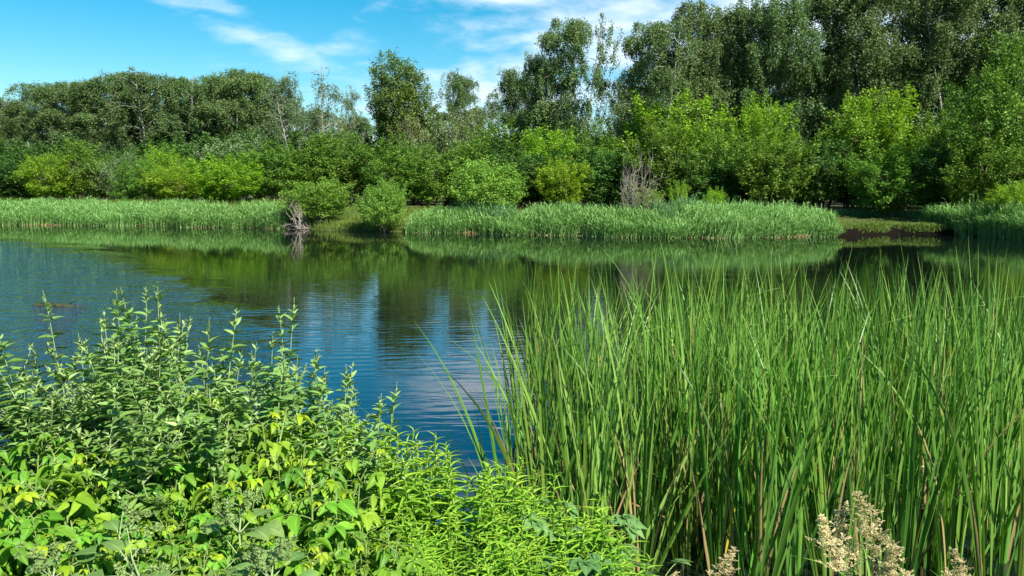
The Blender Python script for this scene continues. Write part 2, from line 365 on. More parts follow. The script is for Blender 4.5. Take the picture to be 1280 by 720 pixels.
bp = t.add('ShaderNodeBump', {'Strength': 1.0, 'Distance': 1.0, 'Height': h})
p = t.add('ShaderNodeBsdfPrincipled', {'Base Color': (0.004, 0.007, 0.005, 1), 'Roughness': 0.0, 'IOR': 2.2, 'Specular IOR Level': 0.5, 'Normal': bp.outputs[0]})
t.add('ShaderNodeOutputMaterial', {0: p.outputs[0]})
b = MB(); b.add([(-700, -1, 0), (700, -1, 0), (700, 75, 0), (-700, 75, 0)], [[0, 1, 2, 3]])
tag(obj('water', b.mesh('water', m)), 'pond water mirroring trees and sky', kind='structure')

# ------------------------------------------------------------------ tree builders (real size, base at origin)
def bent_line(rg, p0, d0, length, n, droop=0.0, wob=0.08, lift=0.0):
    P = [np.array(p0, float)]; d = norm(np.array(d0, float))
    for k in range(n):
        d = norm(d + rg.normal(0, wob, 3) + np.array([0, 0, -droop + lift]) * (k / n)); P.append(P[-1] + d * length / n)
    return np.array(P)
def birch(seed, H=17, W=3.2, lo=0.22, streams=420, per=46, leaf=0.145, m='birch', bark='birch_bark', hang=(0.5, 1.9), name='birch_tree', stems=1, lumps=56):
    rg = np.random.default_rng(seed); tr = MB(); cr = MB(); pos = []; axs = []
    for st in range(stems):
        off = rg.normal(0, 0.35, 2) if stems > 1 else (0, 0)
        T = bent_line(rg, (off[0], off[1], -0.3), (rg.normal(0, 0.05) + (0.10 * (st - stems / 2) if stems > 1 else 0), rg.normal(0, 0.05), 1), H * (1 if st == 0 else rg.uniform(0.8, 0.95)), 14, wob=0.035)
        tube(tr, T, np.linspace(0.13, 0.02, 15) * H / 17, 7)
        limbs = []; nl = 40 // stems + 6
        for k in range(nl):
            f = lo + (0.98 - lo) * ((k + rg.uniform(0, 1)) / nl)
            q = T[0] + (T[-1] - T[0]) * 0; idx = f * 14; i0 = int(min(idx, 13)); q = T[i0] + (T[i0 + 1] - T[i0]) * (idx - i0)
            prof = (math.sin(PI * min(1, (f - lo) / (1 - lo) * 0.80 + 0.18)) ** 0.7) * rg.uniform(0.45, 1.15)
            a = k * 2.4 + rg.uniform(-0.5, 0.5)
            L = bent_line(rg, q, (math.cos(a), math.sin(a), rg.uniform(0.5, 1.2)), max(0.6, W * prof), 7, droop=0.35, wob=0.12)
            limbs.append(L); tube(tr, L, np.linspace(0.034, 0.008, 8) * H / 17, 4)
        per_st = streams // stems
        wts = np.array([len(L) * np.linalg.norm(L[-1] - L[0]) for L in limbs]); wts /= wts.sum()
        for li in rg.choice(len(limbs), per_st, p=wts):
            L = limbs[li]; u = rg.uniform(0.2, 1) ** 0.8 * 6.99; i0 = int(u); q = L[i0] + (L[min(i0 + 1, 7)] - L[i0]) * (u - i0)
            q = q + rg.normal(0, 0.22, 3)
            hl = rg.uniform(*hang); sway = rg.normal(0, 0.10, 3); out = norm(L[-1] - L[0]) * 0.35; n_ = int(per * rg.uniform(0.6, 1.3) * (0.5 + hl / hang[1]))
            s_ = rg.uniform(0, 1, n_)
            pt = q + np.outer(s_, np.array([0, 0, -hl]) + sway * hl) + np.outer(np.sqrt(s_) * (1 - s_) * 2, out * hl)
            pt += rg.normal(0, 0.10, (n_, 3)) * (1 - 0.3 * s_[:, None])
            pos.append(pt)
            axs.append(rdir(n_, -1, 0.2, rg))
    for c_ in range(lumps):
        f = rg.uniform(0, 1) ** 0.85; zc = H * (lo * 0.9 + (0.97 - lo * 0.9) * f); env = W * (math.sin(PI * min(1, 0.14 + 0.78 * f)) ** 0.6)
        a = rg.uniform(0, 2 * PI); rr = env * rg.uniform(0.15, 0.9); lc = np.array([rr * math.cos(a), rr * math.sin(a), zc - (0.5 if f > .9 else 0)]); lr = rg.uniform(0.55, 1.15) * H / 17
        for q_ in range(14):
            dd = rdir(1, -0.1, 1, rg)[0]; q = lc + dd * lr * np.array([1, 1, 0.7]); hl = rg.uniform(*hang) * 0.75; n_ = int(per * rg.uniform(0.6, 1.2)); s_ = rg.uniform(0, 1, n_) ** 1.3
            pos.append(q + np.outer(s_, [dd[0] * 0.25, dd[1] * 0.25, -hl]) + rg.normal(0, 0.13, (n_, 3))); axs.append(rdir(n_, -1, 0.2, rg))
    pos = np.concatenate(pos); axs = np.concatenate(axs)
    k = pos[:, 2] > H * lo * 0.55; pos = pos[k]; axs = axs[k]; n_ = len(pos)
    scatter(cr, DIAMOND, pos, axs, rdir(n_, 0, 1, rg) + np.array([0.2, -.4, .5]) * 0 + np.array([0, 0, .4]), leaf * rg.uniform(0.7, 1.3, n_), leaf * 0.75 * rg.uniform(0.7, 1.3, n_))
    e = empty(name); obj('trunk', tr.mesh('trunk', M[bark]), e); obj('crown', cr.mesh('crown', M[m], False), e)
    return e
def bushy(seed, H=6, W=3, base=-0.08, tufts=340, per=70, leaf=0.145, m='maple', tl=(0.5, 1.1), spread=0.17, name='maple_bush', bark='bark', irregular=0.42, stems=4, upness=0.6, trunk_r=0.07, wide=0.65):
    """many-stemmed shrub or low tree: leafy shoots grow outward all over an uneven dome"""
    rg = np.random.default_rng(seed); tr = MB(); cr = MB(); pos = []; axs = []; ups = []
    lobes = [(rdir(1, -0.1, 1, rg)[0], rg.uniform(0.5, 1.0)) for _ in range(9)]
    C = np.array([0, 0, H * (0.5 + base / 2)]); half = H * (1 - base) / 2
    def rad(d):
        r = 1 - irregular
        for ld, a in lobes: r += irregular * 1.35 * a * max(0, float(np.dot(d, ld))) ** 5
        return min(r, 1.12)
    for st in range(stems):
        a = st * 2 * PI / stems + rg.uniform(-0.4, 0.4)
        T = bent_line(rg, (0.15 * math.cos(a), 0.15 * math.sin(a), -0.3), (0.38 * math.cos(a) * W / H, 0.38 * math.sin(a) * W / H, 1), H * rg.uniform(0.7, 0.92), 9, wob=0.08)
        tube(tr, T, np.linspace(trunk_r, 0.015, 10), 6)
        for k in range(7):
            i0 = rg.integers(2, 8); a2 = rg.uniform(0, 2 * PI)
            tube(tr, bent_line(rg, T[i0], (math.cos(a2), math.sin(a2), rg.uniform(0.2, 0.9)), W * rg.uniform(0.35, 0.75), 6, wob=0.12), np.linspace(0.03, 0.008, 7), 4)
    for k in range(tufts):
        d = rdir(1, -0.95, 1, rg)[0]; rr = rad(d) * rg.uniform(0.25, 1) ** wide
        hz = 1.0 if d[2] > 0 else 1 / max(0.45, math.sqrt(1 - d[2] ** 2)) ** 0.8
        q = C + d * np.array([W * hz, W * hz, half]) * rr * 0.93
        L = rg.uniform(*tl) * (0.6 + 0.4 * rr); sd = norm(d * np.array([1, 1, 0.6]) * 0.75 + np.array([0, 0, upness]) + rg.normal(0, 0.22, 3))
        n_ = int(per * rg.uniform(0.6, 1.3)); s_ = rg.uniform(0, 1, n_)
        pt = q + np.outer(s_ - 0.35, sd) * L + rg.normal(0, 1, (n_, 3)) * (spread * (1.15 - 0.75 * s_))[:, None]
        pos.append(pt); axs.append(norm(rdir(n_, -0.7, 0.6, rg) + sd * 0.5)); ups.append(norm(rdir(n_, -0.3, 1, rg) + np.array([0, 0, 0.8]) + sd * 0.4))
    pos = np.concatenate(pos); axs = np.concatenate(axs); ups = np.concatenate(ups)
    k = pos[:, 2] > 0.02; pos, axs, ups = pos[k], axs[k], ups[k]; n_ = len(pos)
    scatter(cr, DIAMOND, pos, axs, ups, leaf * rg.uniform(0.7, 1.35, n_), leaf * 0.62 * rg.uniform(0.7, 1.3, n_))
    e = empty(name); obj('trunk', tr.mesh('trunk', M[bark]), e); obj('crown', cr.mesh('crown', M[m], False), e)
    return e
def dead_branches(seed, H, W, n0=9, name='dead_shrub', r0=0.035, lean=(0, 0), flat=0.0, m='dead', depth=3):
    rg = np.random.default_rng(seed); b = MB()
    def grow(p, d, L, r, lv):
        P = bent_line(rg, p, d, L, 5, wob=0.13); tube(b, P, np.linspace(r, r * 0.35, 6), 4)
        if lv:
            for k in range(4):
                i0 = rg.integers(1, 6); grow(P[i0], norm(P[-1] - P[0]) + rg.normal(0, 0.5, 3), L * rg.uniform(0.35, 0.6), max(r * 0.5, 0.006), lv - 1)
    for k in range(n0):
        a = rg.uniform(0, 2 * PI)
        grow((0.1 * math.cos(a), 0.1 * math.sin(a), -0.1), (W / H * math.cos(a) * rg.uniform(.2, 1) + lean[0], W / H * math.sin(a) * rg.uniform(.2, 1) + lean[1], 1 - flat), H * rg.uniform(0.6, 0.95), r0, depth - 1)
    return obj(name, b.mesh(name, M[m]))

# ------------------------------------------------------------------ the tall trees
def stand(proto, H0, px, top, depth, label, cat, group, rz=None, wx=1.0, sink=0.0):
    """set a tree of built height H0 so that it stands at that depth and its top reaches the measured height"""
    P = at_depth(px, top, depth); g = float(ground(P[0], P[1]))
    k = (P[2] - g) / H0
    return place(proto, (P[0], P[1], g), R.uniform(0, 6.28) if rz is None else rz, (k * wx, k * wx, k), (0, 0), label, cat, group)
B = [birch(101, 17, 3.4, 0.18, 430, 48), birch(102, 17, 3.0, 0.25, 400, 48), birch(103, 17, 3.8, 0.15, 480, 48, stems=2), birch(104, 17, 3.3, 0.2, 440, 48, m='birch')]
BP = [birch(111, 15, 2.5, 0.22, 175, 30, 0.15, 'birch_pale', lumps=12), birch(112, 15, 2.2, 0.25, 150, 28, 0.15, 'birch_pale', stems=2, lumps=9)]
PO = [bushy(121, 17, 3.9, 0.12, 900, 60, 0.22, 'poplar', (0.7, 1.6), 0.30, 'poplar_tree', 'bark', 0.4, 1, 0.5, 0.22)]
GB = 'tall trees behind the pond'
LFAR = 'dark birch with drooping branches in the far wood beyond the reeds'
for k, (px, top, d) in enumerate([(-25, 128, 104), (12, 124, 110), (48, 112, 104), (82, 112, 109), (118, 106, 104), (150, 97, 110), (178, 99, 105), (212, 106, 110), (240, 108, 103), (268, 100, 109), (296, 97, 102), (322, 100, 107)]):
    stand(B[k % 4], 17, px, top - 15 + (18 if px < 0 else 8 if px < 20 else 0), d, LFAR, 'tree', 'dark birches of the far wood', wx=1.45)
for k, (px, top, d) in enumerate([(-60, 135, 118), (30, 130, 120), (100, 120, 119), (165, 116, 120), (225, 118, 118), (285, 112, 119), (345, 115, 117), (395, 130, 118), (450, 140, 116), (545, 135, 117), (600, 130, 112)]):
    stand(B[(k + 1) % 4], 17, px, top, d, 'dark birch in the rear row of the far wood', 'tree', 'rear row of the far wood', wx=1.2)
stand(BP[0], 15, 349, 77, 92, 'pale thin birch with white trunk, tallest before the dark wood', 'tree', GB, wx=1.15)
stand(BP[1], 15, 401, 79, 93, 'pale airy birch with forked trunk beside the thin white birch', 'tree', GB, wx=1.1)
stand(BP[0], 15, 440, 98, 95, 'small sparse pale birch close beside the round poplar', 'tree', GB, wx=0.8)
stand(BP[1], 15, 372, 118, 90, 'short pale birch between the two airy birches', 'tree', GB, wx=1.1)
stand(PO[0], 17, 500, 66, 88, 'big rounded poplar with dense bright green crown standing alone', 'tree', GB, rz=0.6, wx=1.05)
stand(B[0], 17, 575, 84, 90, 'small dark birch next to the rounded poplar', 'tree', GB, wx=0.85)
stand(B[1], 17, 640, 76, 76, 'dark drooping birch just beside the tallest lone birch', 'tree', GB, wx=0.95)
stand(B[2], 17, 712, 14, 66, 'tall two-stemmed birch standing alone before the white gap of sky', 'tree', GB, wx=0.95)
stand(B[3], 17, 676, 60, 69, 'dark birch filling the low side of the two-stemmed birch', 'tree', GB, wx=0.8)
stand(BP[0], 15, 772, 100, 72, 'thin pale birch in the gap of sky', 'tree', GB, wx=0.55)
for k, (px, top, d, l) in enumerate([(818, 18, 63, 'tall birch at the edge of the sky gap'), (868, -8, 64, 'dense tall birch second from the sky gap'),
        (925, -4, 66, 'tall dark birch third from the sky gap'), (985, -22, 62, 'tall birch over the yellow maple'), (1040, -30, 64, 'tall dark birch fifth from the sky gap'),
        (1095, -45, 61, 'tall birch sixth from the sky gap'), (1150, -38, 64, 'tall birch seventh from the sky gap'), (1208, -50, 60, 'tall drooping birch above the dirt bank end'), (1262, -40, 62, 'tall dark birch behind the big maple at the edge'), (1330, -60, 60, 'tall birch at the very edge of view')]):
    stand(B[(k + 2) % 4], 17, px, top, d, l, 'tree', GB, wx=1.0)
for k, (px, top) in enumerate([(690, 120), (745, 170), (800, 100), (850, 60), (900, 70), (950, 50), (1010, 60), (1060, 40), (1120, 50), (1180, 40), (1235, 60), (1290, 40)]):
    stand(B[k % 4], 17, px, top, 78 + 4 * (k % 2), 'dark birch in the rear row behind the tall birches', 'tree', 'rear row behind the tall birches', wx=1.25)

# ------------------------------------------------------------------ shrubs and low trees on the far bank
MA = [bushy(201, 6, 3.0), bushy(202, 6, 2.7, irregular=0.45), bushy(203, 6, 3.2, irregular=0.3)]
MY = [bushy(211, 6, 2.8, m='maple_yellow', irregular=0.45, tufts=330), bushy(212, 6, 2.5, m='maple_yellow', irregular=0.5, tufts=310)]
EL = [bushy(221, 6, 2.9, m='shaded_bush', tufts=400, leaf=0.17), bushy(222, 6, 2.6, m='shaded_bush', leaf=0.17, irregular=0.45, tufts=400)]
WI = [bushy(231, 6, 2.8, m='willow', leaf=0.14, name='willow_bush', tufts=240, per=36, upness=0.8, tl=(0.7, 1.4), spread=0.14), bushy(232, 6, 2.6, m='olive', leaf=0.12, name='olive_shrub', tufts=230, per=26, upness=0.8, tl=(0.7, 1.5), spread=0.13)]
def bush(protos, k, px, top, base_d, wpx, label, group='shrubs along the far bank', rz=None):
    P = at_depth(px, top, base_d); g = float(ground(P[0], P[1])); kz = (P[2] - g + 0.1) / 6.0
    kw = wpx / FPX * base_d / 2 / 3.0 * 1.32
    return place(protos[k % len(protos)], (P[0], P[1], g - 0.1), R.uniform(0, 6.28) if rz is None else rz, (kw, kw, kz), (0, 0), label, 'bush', group)
G2 = 'dark understorey behind the shrubs'
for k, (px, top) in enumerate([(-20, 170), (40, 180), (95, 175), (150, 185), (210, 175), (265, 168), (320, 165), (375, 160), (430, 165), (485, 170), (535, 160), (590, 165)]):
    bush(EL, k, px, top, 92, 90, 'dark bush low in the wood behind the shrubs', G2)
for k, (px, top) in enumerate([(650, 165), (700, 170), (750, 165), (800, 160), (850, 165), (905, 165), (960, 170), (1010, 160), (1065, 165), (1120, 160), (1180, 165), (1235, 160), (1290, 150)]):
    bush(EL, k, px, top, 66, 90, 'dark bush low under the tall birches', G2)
for (pr, k, px, top, d, wd, lab) in [
    (EL, 0, 20, 205, 74, 80, 'low dark bush at the edge of view behind the reeds'),
    (MY, 0, 62, 192, 72, 62, 'yellow-green bush behind the farthest reeds'),
    (MA, 1, 103, 180, 73, 66, 'green pointed bush second from the far edge'),
    (WI, 0, 148, 184, 72, 56, 'grey-green willow bush between two maples'),
    (MA, 2, 178, 200, 70, 60, 'green bush beside the grey-green willow'),
    (MY, 1, 200, 184, 74, 52, 'tall yellow-green bush above the brightest bush'),
    (MY, 0, 222, 205, 68, 66, 'bright yellow-green bush with rounded top'),
    (MY, 1, 276, 196, 64, 92, 'brightest yellow-green bush at the reed edge'),
    (MA, 0, 345, 180, 70, 90, 'wide deep green maple behind the reeds'),
    (WI, 0, 290, 160, 84, 70, 'dull green willow above the brightest bush'),
    (MA, 1, 395, 172, 72, 80, 'green maple behind the waterside bush'),
    (MA, 2, 440, 164, 74, 90, 'tall green maple behind the round bush'),
    (WI, 1, 430, 138, 84, 60, 'olive shrub below the pale birches'),
    (MA, 0, 490, 172, 70, 80, 'green maple above the small round bush'),
    (MA, 2, 535, 184, 66, 90, 'green bush behind the grassy bank'),
    (WI, 1, 515, 140, 80, 70, 'grey olive shrub under the rounded poplar'),
    (WI, 0, 560, 132, 78, 80, 'wide pale willow under the small birch'),
    (WI, 1, 600, 128, 76, 80, 'grey brown shrub with bare twigs on top'),
    (MA, 1, 590, 182, 66, 70, 'deep green maple behind the reedside bush'),
    (MA, 2, 640, 150, 68, 90, 'green maple in front of the dark birch'),
    (MY, 0, 682, 158, 60, 84, 'tall bright maple with pointed top'),
    (MY, 1, 705, 200, 54, 70, 'bright yellow bush below the pointed maple'),
    (MA, 0, 742, 156, 62, 66, 'green maple just before the sky gap'),
    (MA, 1, 762, 190, 58, 66, 'green bush behind the bare grey shrub'),
    (WI, 0, 790, 112, 64, 78, 'grey-green willow tree at the foot of the sky gap'),
    (MY, 0, 842, 116, 60, 120, 'big rounded yellow-green maple tree'),
    (MA, 1, 835, 160, 56, 90, 'green maple under the big yellow-green one'),
    (MA, 2, 890, 155, 58, 80, 'green maple beside the big yellow-green one'),
    (WI, 0, 910, 130, 64, 70, 'pale willow below the tall birches'),
    (MY, 1, 955, 124, 60, 80, 'bright maple with pointed crown under tall birches'),
    (MA, 0, 972, 165, 54, 90, 'green bush beyond the widest reeds'),
    (WI, 1, 1000, 112, 66, 70, 'pale grey shrub with bare twigs under birches'),
    (EL, 1, 1020, 175, 54, 80, 'dark bush near the start of the dirt bank'),
    (MY, 0, 1105, 110, 56, 110, 'large yellow-green maple above the dirt bank'),
    (MA, 1, 1070, 150, 55, 90, 'green maple left of the large yellow-green one'),
    (MA, 2, 1120, 180, 51, 90, 'green bush directly above the dirt bank'),
    (MY, 1, 1115, 242, 51, 40, 'small bright bush on the dirt bank'),
    (WI, 0, 1165, 130, 57, 70, 'dull willow beside the large yellow-green maple'),
    (MA, 0, 1205, 120, 54, 80, 'deep green maple near the edge of view'),
    (EL, 0, 1178, 175, 50, 84, 'dark bush over the end of the dirt bank'),
    (MA, 1, 1262, 58, 48, 110, 'big tall maple filling the edge of view'),
    (MA, 2, 1250, 165, 46, 90, 'green maple low at the edge of view'),
    (MY, 0, 1275, 228, 42, 60, 'low bright bush behind the last reeds')]:
    bush(pr, k, px, top, d, wd, lab)
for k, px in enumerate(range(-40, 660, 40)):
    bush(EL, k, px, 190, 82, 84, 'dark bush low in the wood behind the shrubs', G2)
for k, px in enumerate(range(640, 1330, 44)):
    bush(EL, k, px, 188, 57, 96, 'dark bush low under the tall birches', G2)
# free-standing bushes at the waterline
WB = bushy(241, 6, 3.0, 0.0, 420, 64, 0.17, 'maple_light', (0.8, 1.6), 0.24, irregular=0.35, name='maple_bush')
def wbush(px, top, base, dd, wpx, lab, proto=WB, rz=0):
    g = on_plane(px, base, 0.12); d = g[1] + dd
    bush([proto], 0, px, top, d, wpx, lab, 'bushes standing at the waterline', rz)
wbush(400, 226, 284, 0.6, 66, 'green bush overhanging the water beside bare branches', rz=0.4)
wbush(478, 227, 288, 0.6, 47, 'small round light green bush at the water edge', rz=2.2)
WB2 = bushy(242, 6, 3.0, 0.0, 420, 64, 0.17, 'maple_light', (0.8, 1.6), 0.24, irregular=0.35, name='maple_bush')
wbush(608, 202, 289, 3.0, 70, 'rounded light green bush rising from the reeds', WB2)
GS = 'small bright saplings in the reeds'
for px, top, wd, lab in [(850, 228, 26, 'bright sapling sticking up from the reeds'), (812, 238, 34, 'low bright bush beside the bare grey shrub'), (893, 236, 30, 'bright low sapling at the back of the reeds')]:
    bush(MY, 1, px, top, 47, wd, lab, GS)
# bare shrubs
o = dead_branches(301, 4.2, 1.3, 14, 'bare_shrub', 0.03); P = at_depth(792, 200, 44.5); g = float(ground(P[0], P[1]))
o.location = (P[0], P[1], g); k = (P[2] - g) / 4.2 * 1.05; o.scale = (k * .55, k * .55, k * .8); tag(o, 'bare grey dead shrub standing in the reeds', 'dead shrub')
wl = bushy(243, 6, 2.2, 0.0, 150, 26, 0.16, 'olive', (0.9, 1.7), 0.16, name='olive_shrub'); bush([wl], 0, 806, 222, 44.2, 52, 'pale olive shrub growing around the bare grey shrub')
o = dead_branches(302, 1.3, 1.7, 20, 'fallen_branches', 0.025, (-0.5, -0.4), 0.55); P = on_plane(378, 284.5, 0.1)
o.location = (P[0] + 0.5, P[1] + 0.3, 0.0); tag(o, 'pale dead branches hanging into the water by a bush', 'branches')
o = dead_branches(303, 1.7, 0.5, 4, 'bare_sapling', 0.018); P = on_plane(370, 283, 0.3)
o.location = (P[0], P[1] + 0.8, 0.2); tag(o, 'thin bare sapling rising beside the waterside bush', 'dead sapling')
o = dead_branches(304, 3.5, 2.2, 10, 'bare_branches', 0.022); P = at_depth(268, 175, 82); o.location = (P[0], P[1], P[2] - 2.8)
o.location.z = float(ground(P[0], P[1])); k = (P[2] - o.location.z) / 3.5; o.scale = (k * .35, k * .35, k * .8); tag(o, 'grey leafless tree among the dark birches', 'dead tree')

# ------------------------------------------------------------------ reeds along the far bank (uncountable: one object per bed)
def reeds(name, label, x0, x1, w0, w1, H, n, m, dry=0.25, seed=1, wind=(0.35, 0), leafy=7, hv=0.15, grow_z=True, front_dry=0.45):
    rg = np.random.default_rng(seed); b = MB()
    x = rg.uniform(x0, x1, n); q = rg.uniform(0, 1, n); y = far_y(x) + w0 + (w1 - w0) * q
    edgef = np.minimum(1, np.minimum(x - x0, x1 - x) / (0.05 * (x1 - x0) + 0.6)); y = y + 0.35 * np.sin(x * 0.8 + seed) + 0.2 * np.sin(x * 2.1)
    h = H * (1 + 0.20 * rg.normal(0, 1, n) + 0.13 * np.sin(x * 0.55 + seed) + 0.10 * np.sin(x * 1.7 + 5 * q + seed) + 0.08 * np.sin(x * 4.1 + 3 * q)) * (0.62 + 0.38 * edgef) * (0.78 + 0.22 * np.minimum(1, q * 3))
    z0 = np.maximum(ground(x, y), -0.1)
    lean = np.stack([wind[0] * rg.uniform(0.3, 1.2, n), wind[1] + rg.normal(0, 0.12, n), np.zeros(n)], -1) * h[:, None]
    base = np.stack([x, y, z0], -1)
    face = norm(np.stack([rg.normal(0, 1, n), rg.normal(0, 1, n), np.zeros(n)], -1))
    def stempt(f): return base + np.outer(f, [0, 0, 1]) * h[:, None] + lean * (f ** 2)[:, None]
    # stems: the lowest part straw coloured, as old stalks are
    fd = rg.uniform(0.02, 0.26, n) * (0.65 + 0.35 * np.sin(x * 1.3 + seed))
    a = stempt(np.zeros(n)); c = stempt(fd); d = stempt(np.ones(n)); wv = face * 0.018
    b.add(np.stack([a - wv, a + wv, c + wv, c - wv], 1), np.arange(4 * n).reshape(-1, 4), mat=1)
    b.add(np.stack([c - wv, c + wv, d + wv * .4, d - wv * .4], 1), np.arange(4 * n).reshape(-1, 4), mat=0)
    for k in range(leafy):
        f = rg.uniform(0.22 if k else 0.1, 1.0, n); p0 = stempt(f); aa = rg.uniform(0, 2 * PI, n)
        ax = norm(np.stack([np.cos(aa) * 0.8 + wind[0] * 1.6, np.sin(aa) * 0.8, rg.uniform(0.25, 1.1, n)], -1))
        scatter(b, DIAMOND, p0, ax, np.tile([0.0, 0, 1.0], (n, 1)) + rg.normal(0, .2, (n, 3)), rg.uniform(0.25, 0.45, n), rg.uniform(0.025, 0.045, n), 0)
    k = rg.uniform(0, 1, n) < dry                      # dead leaves hanging low
    p0 = stempt(rg.uniform(0.03, 0.22, n))[k]; nk = k.sum()
    if nk: scatter(b, DIAMOND, p0, norm(rg.normal(0, 1, (nk, 3)) * [1, 1, 0.3] - [0, 0, 0.5]), rdir(nk, 0, 1, rg), rg.uniform(0.2, 0.4, nk), 0.04, 1)
    return tag(obj(name, b.mesh(name, [M[m], M['reed_dry']], False)), label, 'reeds', kind='stuff')
X_ = lambda px, py=285: float(on_plane(px, py)[0])
reeds('reed_bed', 'low reeds along the farthest part of the bank', X_(-160, 281), X_(205, 283), -0.4, 5.5, 0.85, 17000, 'reed', seed=2, wind=(0.15, 0))
reeds('reed_bed', 'light green reeds between the farthest reeds and the waterside bush', X_(196, 283), X_(362, 285), -0.7, 3.0, 0.98, 8500, 'reed', seed=3, wind=(0.2, 0))
reeds('reed_bed', 'reeds in front of the rounded bush', X_(506, 291), X_(655, 293), -0.5, 2.6, 0.75, 6500, 'reed', seed=4, wind=(0.3, 0))
reeds('reed_bed', 'tall blue-green reeds wrapping the foot of the rounded bush', X_(556, 291), X_(640, 293), 0.8, 3.6, 1.15, 3600, 'reed_blue', seed=5, wind=(0.35, 0))
reeds('reed_bed', 'light reeds below the bright yellow bushes', X_(640, 293), X_(838, 297), -0.5, 3.0, 0.88, 8500, 'reed', seed=6, wind=(0.3, 0))
reeds('reed_bed', 'tall blue-green reeds beside the bare shrub', X_(775, 295), X_(890, 296), 1.0, 3.5, 1.2, 3600, 'reed_blue', seed=7, wind=(0.5, 0))
reeds('reed_bed', 'tall wind-combed reeds in the middle of the bank', X_(830, 296), X_(1036, 295), -0.5, 3.0, 1.0, 9500, 'reed', seed=8, wind=(0.5, 0))
reeds('reed_bed', 'last reeds beyond the dirt bank', X_(1208, 296), X_(1400, 303), -0.9, 3.6, 1.25, 4300, 'reed', seed=9, wind=(-0.15, 0))
# grass on the far bank
def turf(name, label, x0, x1, w0, w1, n, H, m='grass', seed=1, wd=0.03, bare=None):
    rg = np.random.default_rng(seed); b = MB()
    x = rg.uniform(x0, x1, n); y = far_y(x) + rg.uniform(w0, w1, n)
    if bare is not None:
        k = np.sin(x * 1.1 + 3) * np.cos(y * 1.7 + 1) + 0.5 * np.sin(x * 3 + y * 2) + rg.normal(0, 0.35, n) > bare; x = x[k]; y = y[k]; n = len(x)
    ax = norm(np.stack([rg.normal(0.1, 0.35, n), rg.normal(0, 0.35, n), np.ones(n)], -1))
    scatter(b, DIAMOND, np.stack([x, y, ground(x, y) - 0.02], -1), ax, rdir(n, -.2, .2, rg), H * rg.uniform(0.4, 1.3, n), wd, 0)
    return tag(obj(name, b.mesh(name, M[m], False)), label, 'grass', kind='stuff')
turf('bank_grass', 'sunlit short grass on the bank behind the waterside bushes', X_(360), X_(640), 0.1, 12, 26000, 0.5, seed=21)
turf('bank_grass', 'thin grass over the cut dirt bank', CUT[0] - 0.5, CUT[1] + 0.5, 0.20, 1.7, 16000, 0.26, seed=22, bare=-1.2)
turf('bank_grass', 'grass tufts hanging over the edge of the cut dirt bank', CUT[0] - 0.5, CUT[1] + 0.5, 0.08, 0.40, 5200, 0.26, seed=27, bare=-0.15)
turf('bank_grass', 'patchy grass on the bare trodden dirt', CUT[0] - 1, CUT[1] + 1, 1.3, 7.0, 6500, 0.16, seed=23, bare=0.15)
turf('bank_grass', 'taller grass where the dirt bank meets the bushes', CUT[0] - 2, CUT[1] + 2, 7.0, 10.0, 9000, 0.45, seed=24, m='reed_blue')
turf('bank_grass', 'grass on the bank behind the reeds', X_(640), CUT[0], 2.0, 9.0, 14000, 0.6, seed=25)
turf('bank_grass', 'grass under the shrubs behind the farthest reeds', X_(-150, 281), X_(360), 3.0, 14.0, 22000, 0.9, seed=26, wd=0.05)

# ------------------------------------------------------------------ half-sunk log in the pond
rg = np.random.default_rng(5); b = MB(); P = on_plane(72, 382)
L = np.linspace(0, 1, 26)
pts = np.stack([(L - 0.5) * 1.3, 0.05 * np.sin(L * 7), -0.035 + 0.035 * np.sin(L * PI * 2.3) ** 2 * (1 - 0.4 * L)], -1)
tube(b, pts, 0.055 * (0.35 + np.sin(PI * L) ** 0.6) * (1 + 0.25 * rg.normal(0, 1, 26)), 10)
lg = empty('sunken_log', (P[0], P[1], 0.0)); obj('wood', b.mesh('wood', M['wood']), lg)
b = MB(); tube(b, bent_line(rg, (0.25, 0, 0.03), (0.5, 0, 0.25), 0.35, 6, wob=0.2), np.linspace(0.014, 0.005, 7), 5)
obj('twig', b.mesh('twig', M['wood']), lg); tag(lg, 'dark half-sunken log lying in the open water', 'log')

